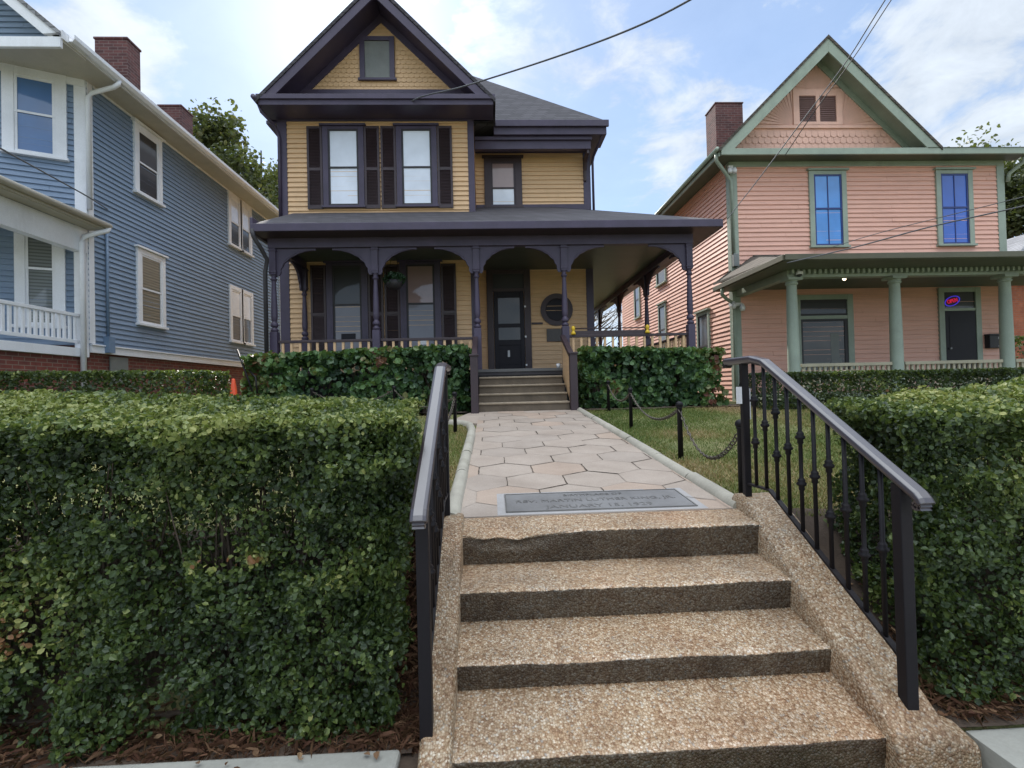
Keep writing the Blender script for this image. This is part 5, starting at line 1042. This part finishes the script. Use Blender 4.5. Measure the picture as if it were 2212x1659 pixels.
# ================================================================== trees
def tree(label, x, y, base, top, rad, nleaf, size, seed, group='trees behind the houses', bare=False, low=.35):
    rnd = random.Random(seed); rng = np.random.default_rng(seed); th = thing('leafy_tree' if not bare else 'bare_tree', label, 'tree', (x, y, base), group); h = top - base
    b = MB(); r0 = h * .022; b.tube([(x, y, base - .2), (x + .1, y, base + h * .3), (x - .1, y + .1, base + h * .6), (x, y, base + h * .93)], r0, 10, rr=[r0, r0 * .75, r0 * .4, r0 * .1]); tips = []
    for i in range(16 if not bare else 26):
        z = base + h * rnd.uniform(.25, .8); a = rnd.uniform(0, 2 * math.pi); l = rad * rnd.uniform(.55, 1.0) * (1 - .5 * abs((z - base) / h - .5)); p0 = Vector((x, y, z)); p1 = p0 + Vector((math.cos(a) * l * .5, math.sin(a) * l * .5, l * .3)); p2 = p0 + Vector((math.cos(a) * l, math.sin(a) * l, l * rnd.uniform(.4, .9)))
        b.tube([p0, p1, p2], r0 * .3, 6, rr=[r0 * .35, r0 * .2, r0 * .06]); tips += [p1, p2]
        for k in range(4):
            s_ = p0.lerp(p2, rnd.uniform(.4, 1)); e = s_ + Vector((rnd.uniform(-1, 1), rnd.uniform(-1, 1), rnd.uniform(-.2, 1))) * l * .35; b.tube([s_, e], r0 * .08, 4, rr=[r0 * .1, r0 * .03]); tips.append(e)
            if bare:
                for kk_ in range(3): e2 = e + Vector((rnd.uniform(-1, 1), rnd.uniform(-1, 1), rnd.uniform(0, 1))) * l * .25; b.tube([e, e2], r0 * .03, 3)
    b.build('trunk', 'bark', th, kind='open')
    if nleaf:
        T = np.array([tuple(t_) for t_ in tips if t_.z > base + h * low]); c = T[rng.integers(0, len(T), nleaf)]
        P = c + np.clip(rng.normal(0, 1, (nleaf, 3)), -1.5, 1.5) * rad * .15; keep = vnoise(P, .9, seed) < .74; P = P[keep]
        leaves('crown', P, np.tile([0, 0, 1.0], (len(P), 1)), size, 'tree_leaf', th, rng.normal(.45, .2, len(P)) + (vnoise(P, .5, 2) - .5) * .6, 1.0, .7, rng)
tree('leafy tree behind the blue house roof, left of the yellow house', -14.0, 31, 1.2, 18.2, 4.2, 46000, .22, 4)
tree('taller thin leafy tree peeping between the chimneys of the blue house', -18.5, 33, 1.2, 18.0, 3.6, 24000, .22, 9)
tree('leafy tree at the right edge of the picture behind the brick house', 36, 32, 1.2, 16.8, 5, 36000, .24, 5)
tree('tree tips showing above the right end of the pink house roof', 36.5, 38, 1.2, 21.4, 5, 12000, .24, 6)
tree('bare tree glimpsed through the far end of the yellow house porch', 9.5, 42, 1.2, 9.5, 3.5, 0, .2, 8, bare=True)
tree('small bare tree in the gap beside the pink house back corner', 7.2, 34, 1.2, 8.0, 2.5, 0, .2, 12, bare=True)

# ================================================================== grass and litter
def grass(x0, x1, y0, y1, n, keepf=None, parts=[]):
    X = RNG.uniform(x0, x1, n); Y = y0 + (y1 - y0) * RNG.random(n) ** 1.35
    if keepf is not None: k = keepf(X, Y); X, Y = X[k], Y[k]
    Z = np.array([lawnz(v) for v in Y]) ; parts.append(np.stack([X, Y, Z], 1)); return parts
gp = []
gp += grass(1.70, 5.6, 3.0, 9.2, 75000, None, [])
gp += grass(-.95, -.345, 3.0, 9.0, 12000, lambda X, Y: ~((X > -.75) & (Y > 7.6)), [])
gp += grass(-4.6, -.95, 3.0, 9.0, 16000, None, [])
G = np.concatenate(gp); n = len(G); hgt = RNG.uniform(.015, .045, n); a = RNG.uniform(0, 2 * np.pi, n); wv = .0035 * (1 + G[:, 1] * .12)
D = np.stack([np.cos(a), np.sin(a), np.zeros(n)], 1); lean = RNG.normal(0, .018, (n, 3)); lean[:, 2] = 0
V = np.stack([G - D * wv[:, None], G + D * wv[:, None], G + lean + np.stack([np.zeros(n), np.zeros(n), hgt], 1)], 1).reshape(-1, 3)
tn = .50 + (vnoise(G, 1.1, 4) - .45) * 1.3 + RNG.normal(0, .15, n)
go = fastmesh('grass', V, np.arange(n * 3).reshape(-1, 3), 'grass_blade', None, np.repeat(np.clip(tn, 0, 1), 3)); tag(go, 'short patchy green and brown lawn grass on both sides of the path', 'grass'); go['kind'] = 'stuff'
def litter(name, label, x0, x1, y0, y1, n, needle):
    X = RNG.uniform(x0, x1, n); Y = RNG.uniform(y0, y1, n); Z = np.array([lawnz(v) for v in Y]) + RNG.uniform(.01, .07, n); Pn = np.stack([X, Y, Z], 1)
    o = leaves(name, Pn, np.tile([0, 0, 1.0], (n, 1)), .07 if needle else .032, 'litter', None, RNG.uniform(0, .7 if needle else 1, n), .5, .05 if needle else .6); tag(o, label, 'leaf litter'); o['kind'] = 'stuff'
litter('pine_straw', 'brown pine straw on the bank between the big hedge and the left cheek wall', -.62, -.33, 2.04, 3.1, 5200, True)
litter('pine_straw', 'brown pine straw in the narrow bed behind the left kerb', -3.4, -.6, 2.03, 2.35, 5200, True)
litter('pine_straw', 'brown pine straw in the narrow bed behind the right kerb', 1.95, 3.3, 2.03, 2.5, 3000, True)
litter('leaf_litter', 'dry brown leaves scattered under the big left hedge along the kerb', -3.2, -.35, 2.03, 2.4, 600, False)
litter('leaf_litter', 'dry brown leaves and straw under the right hedge by the cheek wall', 1.86, 3.0, 2.03, 2.7, 500, False)
b_ = RNG.uniform(-3.5, -.4, 60)
P = np.stack([b_, RNG.uniform(1.8, 2.02, 60), np.full(60, .222)], 1); o = leaves('leaf_litter', P, np.tile([0, 0, 1.0], (60, 1)), .03, 'litter', None, RNG.random(60), .15, .6); tag(o, 'few fallen leaves lying on top of the left kerb', 'leaf litter'); o['kind'] = 'stuff'

# ================================================================== cone, rod, cables
cn = thing('traffic_cone', 'orange traffic cone at the left end of the left ivy hedge', 'cone', (-4.62, 9.0, 1.25)); zc = 1.25
MB().lathe(-4.62, 9.0, [(zc + .03, .13), (zc + .3, .085), (zc + .72, .028), (zc + .74, .022)], 18).build('cone_body', 'orange_plastic', cn); MB().box(-4.80, -4.44, 8.82, 9.18, zc, zc + .03).build('base', 'orange_plastic', cn, bevel=.01)
hb_ = thing('hand_truck', 'dark metal hand truck leaning behind the left end of the ivy hedge', 'hand truck', (-4.75, 9.3, 1.25))
MB().tube([atY(512, 755, 9.6), atY(526, 792, 9.4), atY(545, 845, 9.2)], .018, 8).tube([atY(538, 800, 9.4), atY(552, 815, 9.2), atY(556, 850, 9.15)], .016, 8).build('frame', 'dark_metal', hb_); MB().lathe(atY(556, 850, 9.15)[0], 9.1, [(1.26, .02), (1.27, .07), (1.33, .09), (1.39, .07), (1.4, .02)], 12).build('wheel', 'rubber', hb_)
def cable(pts, r, label, end=None):
    P = [Vector(p) for p in pts[:-1]]; P.append(P[-1] + (P[-1] - P[-2]) * 3.5); out_ = []
    for i in range(len(P) - 1):
        p0, p1, p2, p3 = P[max(i - 1, 0)], P[i], P[i + 1], P[min(i + 2, len(P) - 1)]
        for k in range(8):
            t_ = k / 8; out_.append(.5 * ((2 * p1) + (-p0 + p2) * t_ + (2 * p0 - 5 * p1 + 4 * p2 - p3) * t_ ** 2 + (-p0 + 3 * p1 - 3 * p2 + p3) * t_ ** 3))
    out_.append(P[-1]); return tag(MB().tube(out_, r, 6).build('power_cable', 'cable_black'), label, 'cable', 'overhead service cables')
paint('cable_black', (.10, .10, .11), .6, .2)
cable([(-2.25, 11.9, 8.35), atY(900, 213, 11.2), atY(1000, 187, 10.4), atY(1180, 130, 9.2), atY(1350, 68, 8.1), atY(1490, 0, 7.2), atY(1700, -130, 6.2), (14, -2, 9)], .016, 'thick twisted cable rising from the yellow gable to the upper right')
cable([atY(1696, 335, 11.95), atY(1760, 240, 10.8), atY(1840, 130, 9.3), atY(1925, 0, 8.0), (14, -2, 10)], .010, 'overhead cable ending at the pink gable cornice')
cable([atY(1571, 473, 9.75), atY(1640, 385, 9.6), atY(1745, 245, 9.0), atY(1830, 130, 8.5), atY(1912, 0, 7.8), (13.6, -2, 10)], .010, 'overhead cable crossing the pink gable to the yellow porch eave')
cable([atY(1700, 568, 9.40), atY(1850, 533, 9.0), atY(2010, 490, 8.2), atY(2212, 445, 7.2), (14, 5, 5.2)], .012, 'cable sagging over the pink porch roof, the darker lower one')
cable([atY(1800, 533, 9.38), atY(1900, 503, 9.2), atY(2030, 470, 8.5), atY(2212, 425, 7.6), (14.3, 5.2, 5.4)], .007, 'thin cable sagging over the pink porch roof, just above the darker one')
cable([atX(232, 452, -7.78), atY(190, 425, 9.3), atY(100, 375, 8.0), atY(0, 320, 6.6), (-9, -2, 6.5)], .012, 'service cable with clamps reaching the blue house side wall')
